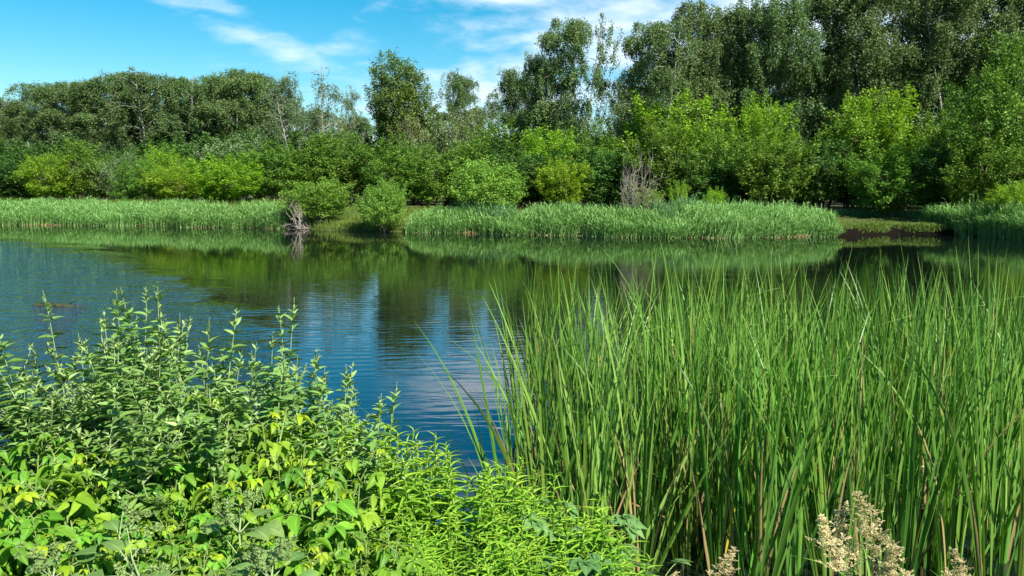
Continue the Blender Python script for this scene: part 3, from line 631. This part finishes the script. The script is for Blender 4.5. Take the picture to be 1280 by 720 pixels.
# ------------------------------------------------------------------ cattails
BLADE = leaf_template(9, 'blade', 0.22, 0.0)
def blade_strip(mb, p0, d0, L, w_, bend, twist, rg, n=11, mat=0, kink=None):
    """one long strap leaf: rises, then bows over along its own lean"""
    t_ = np.linspace(0, 1, n); h_ = norm(np.array([d0[0], d0[1], 0.0])) if abs(d0[0]) + abs(d0[1]) > 1e-6 else np.array([1., 0, 0])
    ang = math.atan2(math.hypot(d0[0], d0[1]), d0[2]) + bend * t_ ** 2.2
    if kink is not None: ang = ang + np.where(t_ > kink, 1.7, 0)
    st = np.stack([np.sin(ang)[:, None] * h_[None]], 0)[0] + np.cos(ang)[:, None] * np.array([0, 0, 1.0])
    P = p0 + np.concatenate([np.zeros((1, 3)), np.cumsum(st[:-1] * L / (n - 1), 0)])
    wd = w_ * np.where(t_ < 0.12, 0.8 + t_ * 1.6, (1 - ((t_ - 0.12) / 0.88).clip(0) ** 2.6)).clip(0.04)
    ph = twist[0] + twist[1] * t_
    side0 = norm(np.cross(h_, [0, 0, 1.0])); nrm = np.cross(side0, st)
    side = side0[None] * np.cos(ph)[:, None] + norm(nrm) * np.sin(ph)[:, None]
    nn = norm(np.cross(st, side))
    V = np.stack([P - side * wd[:, None] / 2, P - nn * wd[:, None] * 0.16, P + side * wd[:, None] / 2], 1)
    i = np.arange(n - 1)[:, None] * 3; j = np.arange(2)[None]
    F = np.stack([i + j, i + j + 1, i + 3 + j + 1, i + 3 + j], -1).reshape(-1, 4)
    uv = np.stack([np.tile([0, .5, 1], n), np.repeat(t_, 3)], -1)
    mb.add(V, F, uv[F.reshape(-1)], mat)
def cattail(seed, H=2.0, nb=9, splay=0.16, light=False, dry=1, yellow=0, seedstalk=False, bend=0.35, kink_p=0.06, w_=0.023):
    rg = np.random.default_rng(seed); b = MB(); dmb = MB(); hasd = False
    for k in range(nb):
        a = rg.uniform(0, 2 * PI); s_ = abs(rg.normal(0, splay)) + 0.01
        L = H * rg.uniform(0.6, 1.05) if k else H
        p0 = np.array([0.035 * math.cos(a), 0.035 * math.sin(a), -0.25])
        blade_strip(b, p0, (math.cos(a) * s_, math.sin(a) * s_, 1), L + 0.25, w_ * rg.uniform(0.65, 1.25), rg.uniform(0, bend) * (2.6 if rg.random() < 0.16 else 1), (rg.uniform(0, PI), rg.uniform(-2.2, 2.2)), rg,
                    kink=rg.uniform(0.55, 0.85) if rg.random() < kink_p else None)
    for k in range(dry + yellow):
        a = rg.uniform(0, 2 * PI); s_ = abs(rg.normal(0, 0.16)) + 0.02; hasd = True
        blade_strip(dmb, np.array([0, 0, -0.2]), (math.cos(a) * s_, math.sin(a) * s_, 1), H * (rg.uniform(0.45, 0.98) if k < dry else 0.9), w_ * 0.8, rg.uniform(0.0, 0.6), (rg.uniform(0, PI), rg.uniform(-2, 2)), rg, mat=0 if k < dry else 1,
                    kink=rg.uniform(0.4, 0.8) if rg.random() < 0.10 and k < dry else None)
    e = empty('cattail'); obj('blades', b.mesh('blades', M['cattail_light' if light else 'cattail']), e)
    if hasd: obj('dead_blades' if not yellow else 'yellow_blade', dmb.mesh('dead_blades', [M['cattail_dry'], M['cattail_yellow']]), e)
    if seedstalk:
        s = MB(); tube(s, [(0, 0, -0.2), (0.01, 0, H * 0.5), (0.02, 0.01, H * 0.86)], [0.006, 0.005, 0.003], 6)
        o1 = obj('flower_stalk', s.mesh('flower_stalk', M['stem_brown']), e)
        s = MB(); tube(s, [(0.015, 0, H * 0.60), (0.015, 0, H * 0.605), (0.016, 0, H * 0.70), (0.017, 0, H * 0.705)], [0.004, 0.008, 0.008, 0.004], 8); obj('seed_head', s.mesh('seed_head', M['cattail_dry']), e)
    return e
CT = [cattail(400 + k, 2.0, 7 + k % 3, 0.10 + 0.03 * (k % 4), k in (3, 6, 9, 12), 1 + (k % 4 == 0)) for k in range(14)]
CY = cattail(430, 2.0, 8, 0.12, dry=0, yellow=1); CS = [cattail(431 + k, 2.0, 9, 0.12, seedstalk=True) for k in range(2)]
CL = [cattail(440 + k, 2.0, 5, 0.22, dry=0, bend=0.7, kink_p=0) for k in range(3)]
rg = np.random.default_rng(77)
# the stand's outline on the water: near edge 4.7 m off, far edge 8.6 m off, its open-water side running away from the viewer
pts = []
def edge_x(y): return 0.02 + (y - 4.8) * (-0.03)
tries = 0
while len(pts) < 272 and tries < 60000:
    tries += 1
    y = 4.75 + 3.7 * rg.uniform(0, 1) ** 0.9; xr = 0.72 * y; x = rg.uniform(edge_x(y), xr)
    if x < edge_x(y) + 1.7 and rg.random() < 0.72 * (1 - (x - edge_x(y)) / 1.7): continue
    if all((x - a) ** 2 + (y - c) ** 2 > 0.155 ** 2 for a, c in pts): pts.append((x, y))
pts.sort(key=lambda q: q[1])
LC = 'upright green cattail among the dense stand at the near shore'
for k, (x, y) in enumerate(pts):
    top = 1.90 - 0.01 * (y - 5) + rg.normal(0, 0.12)
    left = max(0, 1 - (x - edge_x(y)) / 1.1)
    sc = top / 2.0 * (1 - 0.05 * left)
    tl = (rg.normal(0, 0.05), rg.normal(-0.01, 0.08) - 0.07 * left * rg.uniform(0, 1))
    pr = CT[int(rg.integers(0, 14))]; lab = LC; grp = 'green cattails of the dense stand'
    place(pr, (x, y, 0), rg.uniform(0, 6.28), (1, 1, sc), tl, lab, 'cattail', grp)
for px, py, d, lab in [(905, 690, 5.2, 'cattail with one bright yellow leaf among green ones'), (1190, 640, 6.0, 'cattail with a broad yellowing leaf far along the stand')]:
    P = at_depth(px, 500, d); place(CY, (P[0], P[1], 0), rg.uniform(0, 6), (1, 1, .92), (0, 0), lab, 'cattail', 'cattails with a yellow leaf')
for px, d, lab in [(1078, 5.3, 'cattail with brown seed stalk near the grass plumes'), (865, 6.2, 'cattail with slim brown seed stalk in the thick of the stand'), (1235, 6.6, 'cattail with brown stalk toward the end of the stand'), (745, 6.0, 'cattail with thin brown stalk near the open water')]:
    P = at_depth(px, 500, d); place(CS[d > 6], (P[0], P[1], 0), rg.uniform(0, 6), (1, 1, .93), (0, 0), lab, 'cattail', 'cattails with a brown stalk')
for k, (px, d, ty, sc, lab) in enumerate([(628, 5.0, -0.22, .82, 'thin cattail leaning far out over the open water'), (648, 5.2, -0.13, .92, 'cattail tilting toward open water at the stand corner'), (612, 5.4, -0.30, .62, 'short sparse cattail bending low at the stand corner'),
                                   (600, 4.9, -0.12, .5, 'shortest cattail outside the stand in open water'), (660, 5.6, -0.06, .97, 'tall open cattail on the edge of the stand'), (668, 4.9, -0.16, .85, 'loose leaning cattail at the near edge of the stand')]):
    P = at_depth(px, 500, d); place(CL[k % 3], (P[0], P[1], 0), k * 1.3, (1, 1, sc), (0.02 * k - .04, ty), lab, 'cattail', 'leaning cattails at the open water')

# ------------------------------------------------------------------ near bank plants
OV = leaf_template(5, 'oval', 0.14, 0.16, 0.01); OVD = leaf_template(6, 'oval', 0.20, 0.40, 0.015); LA = leaf_template(5, 'lance', 0.16, 0.6); HE = leaf_template(6, 'heart', 0.12, 0.4, 0.02)
def sallow(seed, H=1.5, dense=1.0):
    """upright grey-green willow shoot: narrow oval leaves up the stem, small pale ones at the top"""
    rg = np.random.default_rng(seed); s = MB(); l = MB(); tp = MB()
    stems = [(bent_line(rg, (0, 0, -0.05), (rg.normal(0, .10), rg.normal(0, .10), 1), H, 12, wob=0.045), 0.0075)]
    T = stems[0][0]
    for k in range(int(14 * dense)):
        i0 = int(rg.integers(2, 10)); a = k * 2.4
        L = H * rg.uniform(0.18, 0.42) * (1 - i0 / 16)
        stems.append((bent_line(rg, T[i0], (math.cos(a) * 0.8, math.sin(a) * 0.8, 1.0), L, 7, wob=0.07, lift=0.15), 0.0035))
    for P, r in stems: tube(s, P, np.linspace(r * .7, 0.0012, len(P)), 5)
    for P, r in stems:
        Ls = np.linalg.norm(np.diff(P, axis=0), axis=1).sum(); n = max(6, int(Ls / 0.015)); f = np.sort(rg.uniform(0.12, 0.985, n)); idx = f * (len(P) - 1); i0 = idx.astype(int).clip(0, len(P) - 2)
        q = P[i0] + (P[i0 + 1] - P[i0]) * (idx - i0)[:, None]; a = np.arange(n) * 2.4 + rg.uniform(-.4, .4, n)
        tipf = np.clip((1 - f) * Ls / 0.22, 0, 1)
        ax = np.stack([np.cos(a), np.sin(a), 0.25 + 1.3 * (1 - tipf) + rg.uniform(-.25, .25, n)], -1)
        ln = (0.020 + 0.052 * tipf ** 0.8) * rg.uniform(0.75, 1.25, n)
        big = tipf > 0.42
        scatter(l, OV, q[big], ax[big], np.tile([0, 0, 1.], (big.sum(), 1)) + rg.normal(0, .3, (big.sum(), 3)), ln[big], ln[big] * 0.34)
        scatter(tp, OV, q[~big], ax[~big], np.tile([0, 0, 1.], ((~big).sum(), 1)) + rg.normal(0, .3, ((~big).sum(), 3)), ln[~big], ln[~big] * 0.32)
    e = empty('willow_sapling'); obj('stem', s.mesh('stem', M['stem_pale']), e); obj('leaves', l.mesh('leaves', M['sallow']), e); obj('young_leaves', tp.mesh('young_leaves', M['sallow_tip']), e)
    return e
def box_elder(seed, H=0.9, nl=11, m='boxelder', young=True, ls=0.84):
    """sapling with drooping compound leaves of three to five leaflets"""
    rg = np.random.default_rng(seed); s = MB(); l = MB(); y = MB()
    T = bent_line(rg, (0, 0, -0.05), (rg.normal(0, .08), rg.normal(0, .08), 1), H, 9, wob=0.05); tube(s, T, np.linspace(0.006, 0.0022, 10), 5)
    for k in range(nl):
        f = 0.30 + 0.69 * (k + 0.5) / nl; idx = f * 9; i0 = min(int(idx), 8); q = T[i0] + (T[i0 + 1] - T[i0]) * (idx - i0)
        a = (k // 2) * 1.6 + (k % 2) * PI + rg.uniform(-.3, .3); top = f > 0.9
        pl = rg.uniform(0.07, 0.14) * (0.55 if top else 1) * ls
        pe = bent_line(rg, q, (math.cos(a), math.sin(a), 0.9), pl, 5, droop=0.5, wob=0.05); tube(s, pe, np.linspace(0.0019, 0.0012, 6), 4)
        d = norm(pe[-1] - pe[-3]); side = norm(np.cross(d, [0, 0, 1.0])); nf = 5 if rg.random() < 0.55 else 3
        size = rg.uniform(0.075, 0.115) * (0.5 if top else 1) * ls
        P_ = []; A_ = []; S_ = []
        P_.append(pe[-1]); A_.append(d + [0, 0, -0.35]); S_.append(size * 1.1)
        for j in range((nf - 1) // 2):
            for sg in (-1, 1):
                P_.append(pe[-1 - j * 2]); A_.append(d * 0.45 + side * sg * 1.0 + np.array([0, 0, -0.45])); S_.append(size * (1 - 0.12 * j))
        P_ = np.array(P_); A_ = np.array(A_) + rg.normal(0, .12, (len(P_), 3)); S_ = np.array(S_) * rg.uniform(0.65, 1.25, len(P_))
        tgt = y if (top and young) else l
        scatter(tgt, OVD, P_, A_, np.tile([0, 0, 1.], (len(P_), 1)) + rg.normal(0, .25, (len(P_), 3)) + np.array([math.cos(a), math.sin(a), 0]) * 0.4, S_, S_ * rg.uniform(0.34, 0.50, len(P_)))
    e = empty('maple_sapling'); obj('stem', s.mesh('stem', M['stem']), e); obj('leaves', l.mesh('leaves', M[m]), e)
    if y.n: obj('young_leaves', y.mesh('young_leaves', M['boxelder_young']), e)
    return e
def goldenrod(seed, H=1.0, nleaf=46, m='goldenrod', name='goldenrod', ln0=0.105, wr=0.15):
    rg = np.random.default_rng(seed); s = MB(); l = MB(); tp = MB()
    T = bent_line(rg, (0, 0, -0.05), (rg.normal(0, .06), rg.normal(0, .06), 1), H, 9, wob=0.03); tube(s, T, np.linspace(0.0042, 0.0018, 10), 5)
    f = np.linspace(0.15, 0.995, nleaf) ** 0.85; idx = f * 9; i0 = idx.astype(int).clip(0, 8); q = T[i0] + (T[i0 + 1] - T[i0]) * (idx - i0)[:, None]
    a = np.arange(nleaf) * 2.399 + rg.uniform(-.2, .2, nleaf); tipf = np.clip((1 - f) * H / 0.16, 0, 1)
    ax = np.stack([np.cos(a), np.sin(a), 0.75 + 1.6 * (1 - tipf) + rg.uniform(-.25, .25, nleaf)], -1)
    ln = ln0 * (0.45 + 0.55 * tipf) * rg.uniform(0.8, 1.2, nleaf); big = tipf > 0.75
    for k, tg in ((big, l), (~big, tp)): scatter(tg, LA, q[k], ax[k], np.tile([0, 0, 1.], (k.sum(), 1)), ln[k], ln[k] * wr)
    e = empty(name); obj('stem', s.mesh('stem', M['stem']), e); obj('leaves', l.mesh('leaves', M[m]), e); obj('top_leaves', tp.mesh('top_leaves', M['goldenrod_tip']), e)
    return e
def lobed(nl=5):
    """hop-like palmate leaf"""
    V = []; F = []; UV = []; n0 = 0
    for k in range(nl):
        a = (k - (nl - 1) / 2) * 0.72; L = 1 - 0.14 * abs(k - (nl - 1) / 2); v, f, uv = leaf_template(5, 'oval', 0.14, 0.25, 0.02)
        v = v * [0.50, L, 1]; c, s_ = math.cos(a), math.sin(a); v = np.stack([v[:, 0] * c + v[:, 1] * s_, -v[:, 0] * s_ + v[:, 1] * c, v[:, 2] + 0.004 * k], -1)
        V.append(v); F.append(f + n0); UV.append(uv); n0 += len(v)
    return np.concatenate(V), np.concatenate(F), np.concatenate(UV)
LOB = lobed(5)
def hop(seed, H=0.6, n=11):
    rg = np.random.default_rng(seed); s = MB(); l = MB()
    T = bent_line(rg, (0, 0, -0.05), (rg.normal(0, .2), rg.normal(0, .2), 1), H, 9, wob=0.1); tube(s, T, np.linspace(0.004, 0.002, 10), 5)
    P_ = []; A_ = []
    for k in range(n):
        i0 = int(rg.integers(3, 10)); a = k * 2.4; pe = bent_line(rg, T[i0], (math.cos(a), math.sin(a), 0.7), rg.uniform(0.06, 0.13), 4, droop=0.3); tube(s, pe, [0.002] * 5, 4); P_.append(pe[-1]); A_.append(norm(pe[-1] - pe[0]) + [0, 0, -0.5])
    P_ = np.array(P_); scatter(l, LOB, P_, np.array(A_), np.tile([0.15, -0.35, 1.], (n, 1)) + rg.normal(0, .2, (n, 3)), rg.uniform(0.07, 0.11, n), rg.uniform(0.075, 0.11, n))
    e = empty('wild_hop'); obj('stem', s.mesh('stem', M['stem']), e); obj('leaves', l.mesh('leaves', M['hop']), e); return e
def burdock(seed, H=0.75):
    rg = np.random.default_rng(seed); s = MB(); l = MB(); h = MB()
    T = bent_line(rg, (0, 0, -0.05), (rg.normal(0, .08), rg.normal(0, .08), 1), H, 8, wob=0.05); tube(s, T, np.linspace(0.005, 0.003, 9), 6)
    for k in range(12):
        i0 = int(rg.integers(2, 8)); a = k * 2.4; pe = bent_line(rg, T[i0], (math.cos(a), math.sin(a), 0.6), rg.uniform(0.07, 0.16), 4, droop=0.2); tube(s, pe, [0.0025, 0.0022, 0.002, 0.002, 0.002], 5)
        sz = 0.17 - 0.011 * i0; scatter(l, HE, pe[-1:], [norm(pe[-1] - pe[0]) + [0, 0, -.2]], [[0, -.2, 1.]], sz * rg.uniform(.8, 1.1), sz * 0.8)
    for k in range(9):
        i0 = int(rg.integers(5, 9)); a = k * 2.4; pe = bent_line(rg, T[i0], (math.cos(a), math.sin(a), 1.1), rg.uniform(0.05, 0.13), 3); tube(s, pe, [0.0018, 0.0015, 0.0015, 0.0015], 5)
        for j in range(4):
            c = pe[-1] + rg.normal(0, 0.014, 3); n = 46; d = rdir(n, -1, 1, rg); scatter(h, DIAMOND, c + d * 0.003, d, rdir(n, -1, 1, rg), rg.uniform(0.008, 0.014, n), 0.004)
    e = empty('burdock'); obj('stem', s.mesh('stem', M['stem_pale']), e); obj('leaves', l.mesh('leaves', M['burdock']), e); obj('bur_heads', h.mesh('bur_heads', M['bur']), e); return e
def plume_grass(seed, H=1.1, PL=0.33, W_=0.085, green=False):
    rg = np.random.default_rng(seed); s = MB(); p = MB(); l = MB()
    T = bent_line(rg, (0, 0, -0.05), (rg.normal(0, .05), rg.normal(0, .05), 1), H, 12, wob=0.03); tube(s, T, np.linspace(0.003, 0.001, 13), 5)
    L0 = np.linspace(0, 1, len(T))
    def pt(z): return np.array([np.interp(z, T[:, 2], T[:, c]) for c in range(3)])
    ztop = T[-1][2]
    nb = 30
    for k in range(nb):
        f = (k + rg.uniform(0, 1)) / nb; q = pt(ztop - PL * (1 - f)); a = k * 2.4 + rg.uniform(-.4, .4)
        bl = W_ * (1.03 - f) ** 0.9 * rg.uniform(0.6, 1.25) + 0.008
        br = bent_line(rg, q, (math.cos(a) * 0.62, math.sin(a) * 0.62, 1.0), bl, 4, droop=-0.1, wob=0.12); tube(s, br, [0.0005] * 5, 3)
        for sb in range(3 + int(bl * 60)):
            u0 = rg.uniform(0.25, 1) * 3.99; i1 = int(u0); c0 = br[i1] + (br[min(i1 + 1, 4)] - br[i1]) * (u0 - i1); a2 = rg.uniform(0, 6.28)
            n = 15; sd = norm(np.array([math.cos(a2) * .7, math.sin(a2) * .7, 1.0])); sl = 0.010 + bl * 0.22; tt = rg.uniform(0, 1, n)
            scatter(p, DIAMOND, c0 + np.outer(tt, sd) * sl + rg.normal(0, 0.0016, (n, 3)), norm(rg.normal(0, .35, (n, 3)) + sd), rdir(n, -1, 1, rg), rg.uniform(0.005, 0.009, n), 0.0034)
    for k in range(4):
        a = rg.uniform(0, 6.28); blade_strip(l, T[int(rg.integers(1, 7))], (math.cos(a) * .35, math.sin(a) * .35, 1), rg.uniform(0.25, 0.45), 0.008, 1.3, (0, rg.uniform(-1, 1)), rg)
    e = empty('plume_grass'); obj('stem', s.mesh('stem', M['stem']), e); obj('plume', p.mesh('plume', M['plume' if not green else 'bur'], False), e); obj('blades', l.mesh('blades', M['cattail_light']), e); return e
def dry_grass(seed, H=0.75):
    """arching straw stalks with nodding heads"""
    rg = np.random.default_rng(seed); s = MB(); h = MB()
    for k in range(5):
        a = rg.uniform(-0.9, 1.1) + (PI if rg.random() < 0.25 else 0); T = bent_line(rg, (0, 0, -0.05), (math.cos(a) * .18, math.sin(a) * .18, 1), H * rg.uniform(.75, 1.05), 12, droop=0.0, wob=0.03)
        for j in range(8, 13):
            T[j] = T[j - 1] + norm(norm(T[j - 1] - T[j - 2]) + np.array([math.cos(a) * .28, math.sin(a) * .28, -0.42])) * 0.035
        tube(s, T, np.linspace(0.0026, 0.0012, 13), 4)
        n = 44; i0 = rg.integers(8, 12, n); u = rg.uniform(0, 1, n); c = T[i0] + (T[i0 + 1] - T[i0]) * u[:, None]
        scatter(h, DIAMOND, c, norm(T[i0 + 1] - T[i0] + rg.normal(0, .012, (n, 3))), rdir(n, -1, 1, rg), rg.uniform(0.012, 0.02, n), 0.004)
    e = empty('dry_grass'); obj('stalks', s.mesh('stalks', M['grass_dry']), e); obj('seed_heads', h.mesh('seed_heads', M['grass_dry'], False), e); return e

# tops of the near plants as measured: pixel height of the vegetation outline against pixel x
def to_height(px, py, d):
    P = at_depth(px, py, d); g = float(ground(P[0], P[1])); return P, g, P[2] - g
rg = np.random.default_rng(909)
SW = [sallow(500 + k, 1.5) for k in range(7)]
sil = np.array([(-60, 480), (0, 462), (40, 425), (90, 378), (125, 372), (180, 368), (215, 400), (250, 388), (308, 388), (355, 402), (380, 440), (420, 480), (460, 500), (490, 520)])
tall = [(92, 372, 3.5), (127, 371, 3.6), (172, 361, 3.7), (128, 360, 3.4), (178, 358, 3.55), (228, 384, 3.6), (253, 394, 3.7), (305, 380, 3.6), (352, 398, 3.75), (50, 400, 3.5), (275, 402, 3.4), (372, 455, 3.6), (412, 490, 3.5), (208, 392, 3.8), (428, 478, 3.8), (450, 502, 3.8), (486, 508, 3.9), (398, 470, 3.8), (0, 470, 3.2), (25, 436, 3.4)]
LW = 'upright willow shoot in the grey-green thicket'
for k, (px, py, d) in enumerate(tall):
    P, g, h = to_height(px, py, d); place(SW[k % 7], (P[0], P[1], g), rg.uniform(0, 6.28), (1, 1, h / 1.5 * 1.07), (rg.normal(0, .03), rg.normal(0.02, .03)), 'tall willow shoot standing out above the grey-green thicket', 'willow', 'tall willow shoots above the thicket')
for k in range(74):
    px = rg.uniform(-50, 425); d = rg.uniform(2.9, 4.1); py = np.interp(px, sil[:, 0], sil[:, 1]) + rg.uniform(6, 85)
    P, g, h = to_height(px, py, d)
    if h < 0.35: continue
    place(SW[k % 7], (P[0], P[1], g), rg.uniform(0, 6.28), (1, 1, h / 1.5), (rg.normal(0, .07), rg.normal(0, .07)), LW, 'willow', 'willow shoots of the near bank')
BX = [box_elder(520 + k, 0.9, 17) for k in range(6)]; BD = [box_elder(530 + k, 0.9, 18, 'boxelder_deep', False) for k in range(5)]
def fill(protos, n, x0, x1, py0, py1, dfun, H0, lab, cat, grp, lim, jit=0.06, minh=0.3):
    """dart-throw plants so that their tops spread evenly over the bank"""
    got = []; tr = 0
    while len(got) < n and tr < n * 60:
        tr += 1; px = rg.uniform(x0, x1); py = rg.uniform(py0, py1)
        if py < lim(px): continue
        if any(abs(px - a) < 1.0 * (x1 - x0) / n ** .5 * .62 and abs(py - c) < (py1 - py0) / n ** .5 * .62 for a, c in got): continue
        got.append((px, py)); d = dfun(py) * rg.uniform(0.96, 1.04); P, g, h = to_height(px, py, d)
        if h < minh: continue
        s_ = np.clip(h / H0, 0.5, 1.7) ** 0.35
        place(protos[int(rg.integers(0, len(protos)))], (P[0], P[1], g), rg.uniform(0, 6.28), (s_, s_, h / H0), (rg.normal(0, jit), rg.normal(0, jit)), lab, cat, grp)
dm = lambda py: np.interp(py, [480, 720], [3.15, 2.15])
fill(BD, 95, -60, 470, 500, 790, dm, 0.9, 'deep green broad-leaved sapling low in the near bank', 'sapling', 'deep green saplings of the near bank', lambda px: np.interp(px, [0, 200, 300, 400, 470], [500, 510, 510, 560, 640]))
fill(BX, 92, -60, 450, 492, 780, dm, 0.9, 'yellow-green maple sapling with drooping leaflets on the near bank', 'sapling', 'yellow-green maple saplings of the near bank', lambda px: np.interp(px, [0, 200, 300, 400, 450], [555, 520, 488, 540, 640]))
for px, py, d, lab in [(268, 478, 3.0, 'tallest yellow-green maple sapling with hanging leaflets before the willows'), (330, 505, 2.9, 'yellow-green sapling with drooping leaves beside the tallest one'), (120, 540, 2.8, 'pale yellow sapling below the willow thicket'), (395, 590, 2.5, 'sapling with reddish yellow young top among goldenrods'), (70, 590, 2.6, 'yellow sapling nearest the picture edge')]:
    P, g, h = to_height(px, py, d); place(BX[int(rg.integers(0, 6))], (P[0], P[1], g), rg.uniform(0, 6), (1.3, 1.3, h / .9), (0, 0), lab, 'sapling', 'standout maple saplings')
GR = [goldenrod(550 + k) for k in range(8)]
gl = lambda px: np.interp(px, [300, 345, 430, 470, 520, 600, 680, 740, 800, 850], [545, 503, 505, 515, 532, 566, 596, 630, 672, 725])
fill(GR, 300, 318, 790, 505, 800, lambda py: np.interp(py, [500, 620, 720], [3.25, 3.0, 2.3]), 1.0, 'leafy goldenrod stem in the bright green patch', 'goldenrod', 'goldenrods of the near bank', gl, 0.05, 0.25)
for k, px in enumerate(np.arange(335, 790, 10)):
    P, g, h = to_height(px, gl(px) + rg.uniform(-6, 10), rg.uniform(3.3, 3.6)); place(GR[k % 8], (P[0], P[1], g), rg.uniform(0, 6), (1, 1, max(h, .2)), (rg.normal(0, .05), rg.normal(0, .05)), 'goldenrod on the water side of the bright green patch', 'goldenrod', 'goldenrods along the water side')
HP = [hop(570 + k) for k in range(3)]
for k, (px, py, d) in enumerate([(655, 628, 3.0), (690, 640, 2.9), (720, 650, 3.0), (750, 668, 2.95), (700, 668, 2.7), (665, 690, 2.6), (780, 690, 2.9), (735, 700, 2.7)]):
    P, g, h = to_height(px, py, d); place(HP[k % 3], (P[0], P[1], g), rg.uniform(0, 6), (1, 1, h / .6), (0, 0), 'blue-green hop plant with lobed leaves beside the goldenrods', 'hop plant', 'hop plants beside the goldenrods')
BU = [burdock(580), burdock(581)]
for k, (px, py, d, lab) in enumerate([(262, 628, 2.3, 'burdock with pale flower heads among the maple saplings'), (205, 672, 2.15, 'burdock with broad leaves at the lower edge'), (15, 690, 2.15, 'burdock in the bottom corner'), (185, 655, 2.3, 'slim burdock with dark bud'), (300, 690, 2.1, 'low burdock with crowded heads below the taller one'), (345, 712, 2.1, 'lowest burdock beside the goldenrods')]):
    P, g, h = to_height(px, py, d); place(BU[k % 2], (P[0], P[1], g), rg.uniform(0, 6), (1, 1, h / .75), (0, 0), lab, 'burdock', 'burdocks on the near bank')
DG = [dry_grass(590 + k) for k in range(3)]
for k, (px, py, d, lab) in enumerate([(820, 640, 3.1, 'tallest straw grass arching beside the cattails'), (835, 672, 3.0, 'straw grass with nodding heads near the hop plants'), (785, 655, 3.0, 'straw grass between hop plants and cattails'), (745, 690, 2.7, 'low straw grass among hop leaves'), (860, 700, 2.9, 'short straw grass beside the low grass plume'), (990, 690, 3.0, 'thin straw grass between the grass plumes')]):
    P, g, h = to_height(px, py, d); place(DG[k % 3], (P[0], P[1], g), k * .5, (1, 1, h / .75), (0, 0), lab, 'dry grass', 'straw grasses on the near bank')
PG = [plume_grass(600 + k) for k in range(4)]; PGG = plume_grass(610, green=True, W_=0.03)
for k, (px, py, d, lab, pr) in enumerate([(1132, 616, 3.0, 'tallest creamy grass plume before the cattails', 0), (1072, 640, 3.0, 'slender pointed grass plume beside the tallest', 1), (1055, 655, 2.9, 'broad grass plume at the near side of its cluster', 2), (1088, 665, 2.95, 'low grass plume below the pointed one', 3),
        (1180, 702, 2.9, 'small grass plume between the cluster and the last one', 3), (1240, 700, 2.9, 'last grass plume toward the edge of view', 0), (886, 698, 2.9, 'single grass plume beside the straw grasses', 0)]):
    P, g, h = to_height(px, py, d); place(PG[pr], (P[0], P[1], g), rg.uniform(0, 6), ((1.7, 1.7, 1) if k in (0, 1, 2, 3) else (1.2, 1.2, 1))[:2] + ((h / 1.1) * 1.03,), (rg.normal(0, .06), rg.normal(0, .1)), lab, 'plume grass', 'grass plumes on the near bank')
P, g, h = to_height(992, 680, 2.9); place(PGG, (P[0], P[1], g), 0, (1, 1, h / 1.1), (0, 0.05), 'greenish young grass plume standing alone', 'plume grass', 'grass plumes on the near bank')

# low leafy growth covering the soil of the near bank
rg = np.random.default_rng(33); b = MB(); n = 15000
x = rg.uniform(-4.2, 1.2, n); y = rg.uniform(1.3, 4.9, n); k = (near_y(x) - y > -0.15) & (x > -0.95 * y) & (x < 0.30 * y); x, y = x[k], y[k]; n = len(x)
pz = ground(x, y) + rg.uniform(0, 0.30, n) * (0.4 + 0.6 * sst(near_y(x) - y, 0, 1)); a = rg.uniform(0, 2 * PI, n)
scatter(b, OV, np.stack([x, y, pz], -1), np.stack([np.cos(a), np.sin(a), rg.uniform(-.1, .6, n)], -1), np.tile([0, 0, 1.], (n, 1)) + rg.normal(0, .3, (n, 3)), rg.uniform(0.05, 0.10, n), rg.uniform(0.018, 0.045, n))
tag(obj('ground_cover', b.mesh('ground_cover', M['boxelder_deep'])), 'low leafy growth covering the near bank', 'undergrowth', kind='stuff')
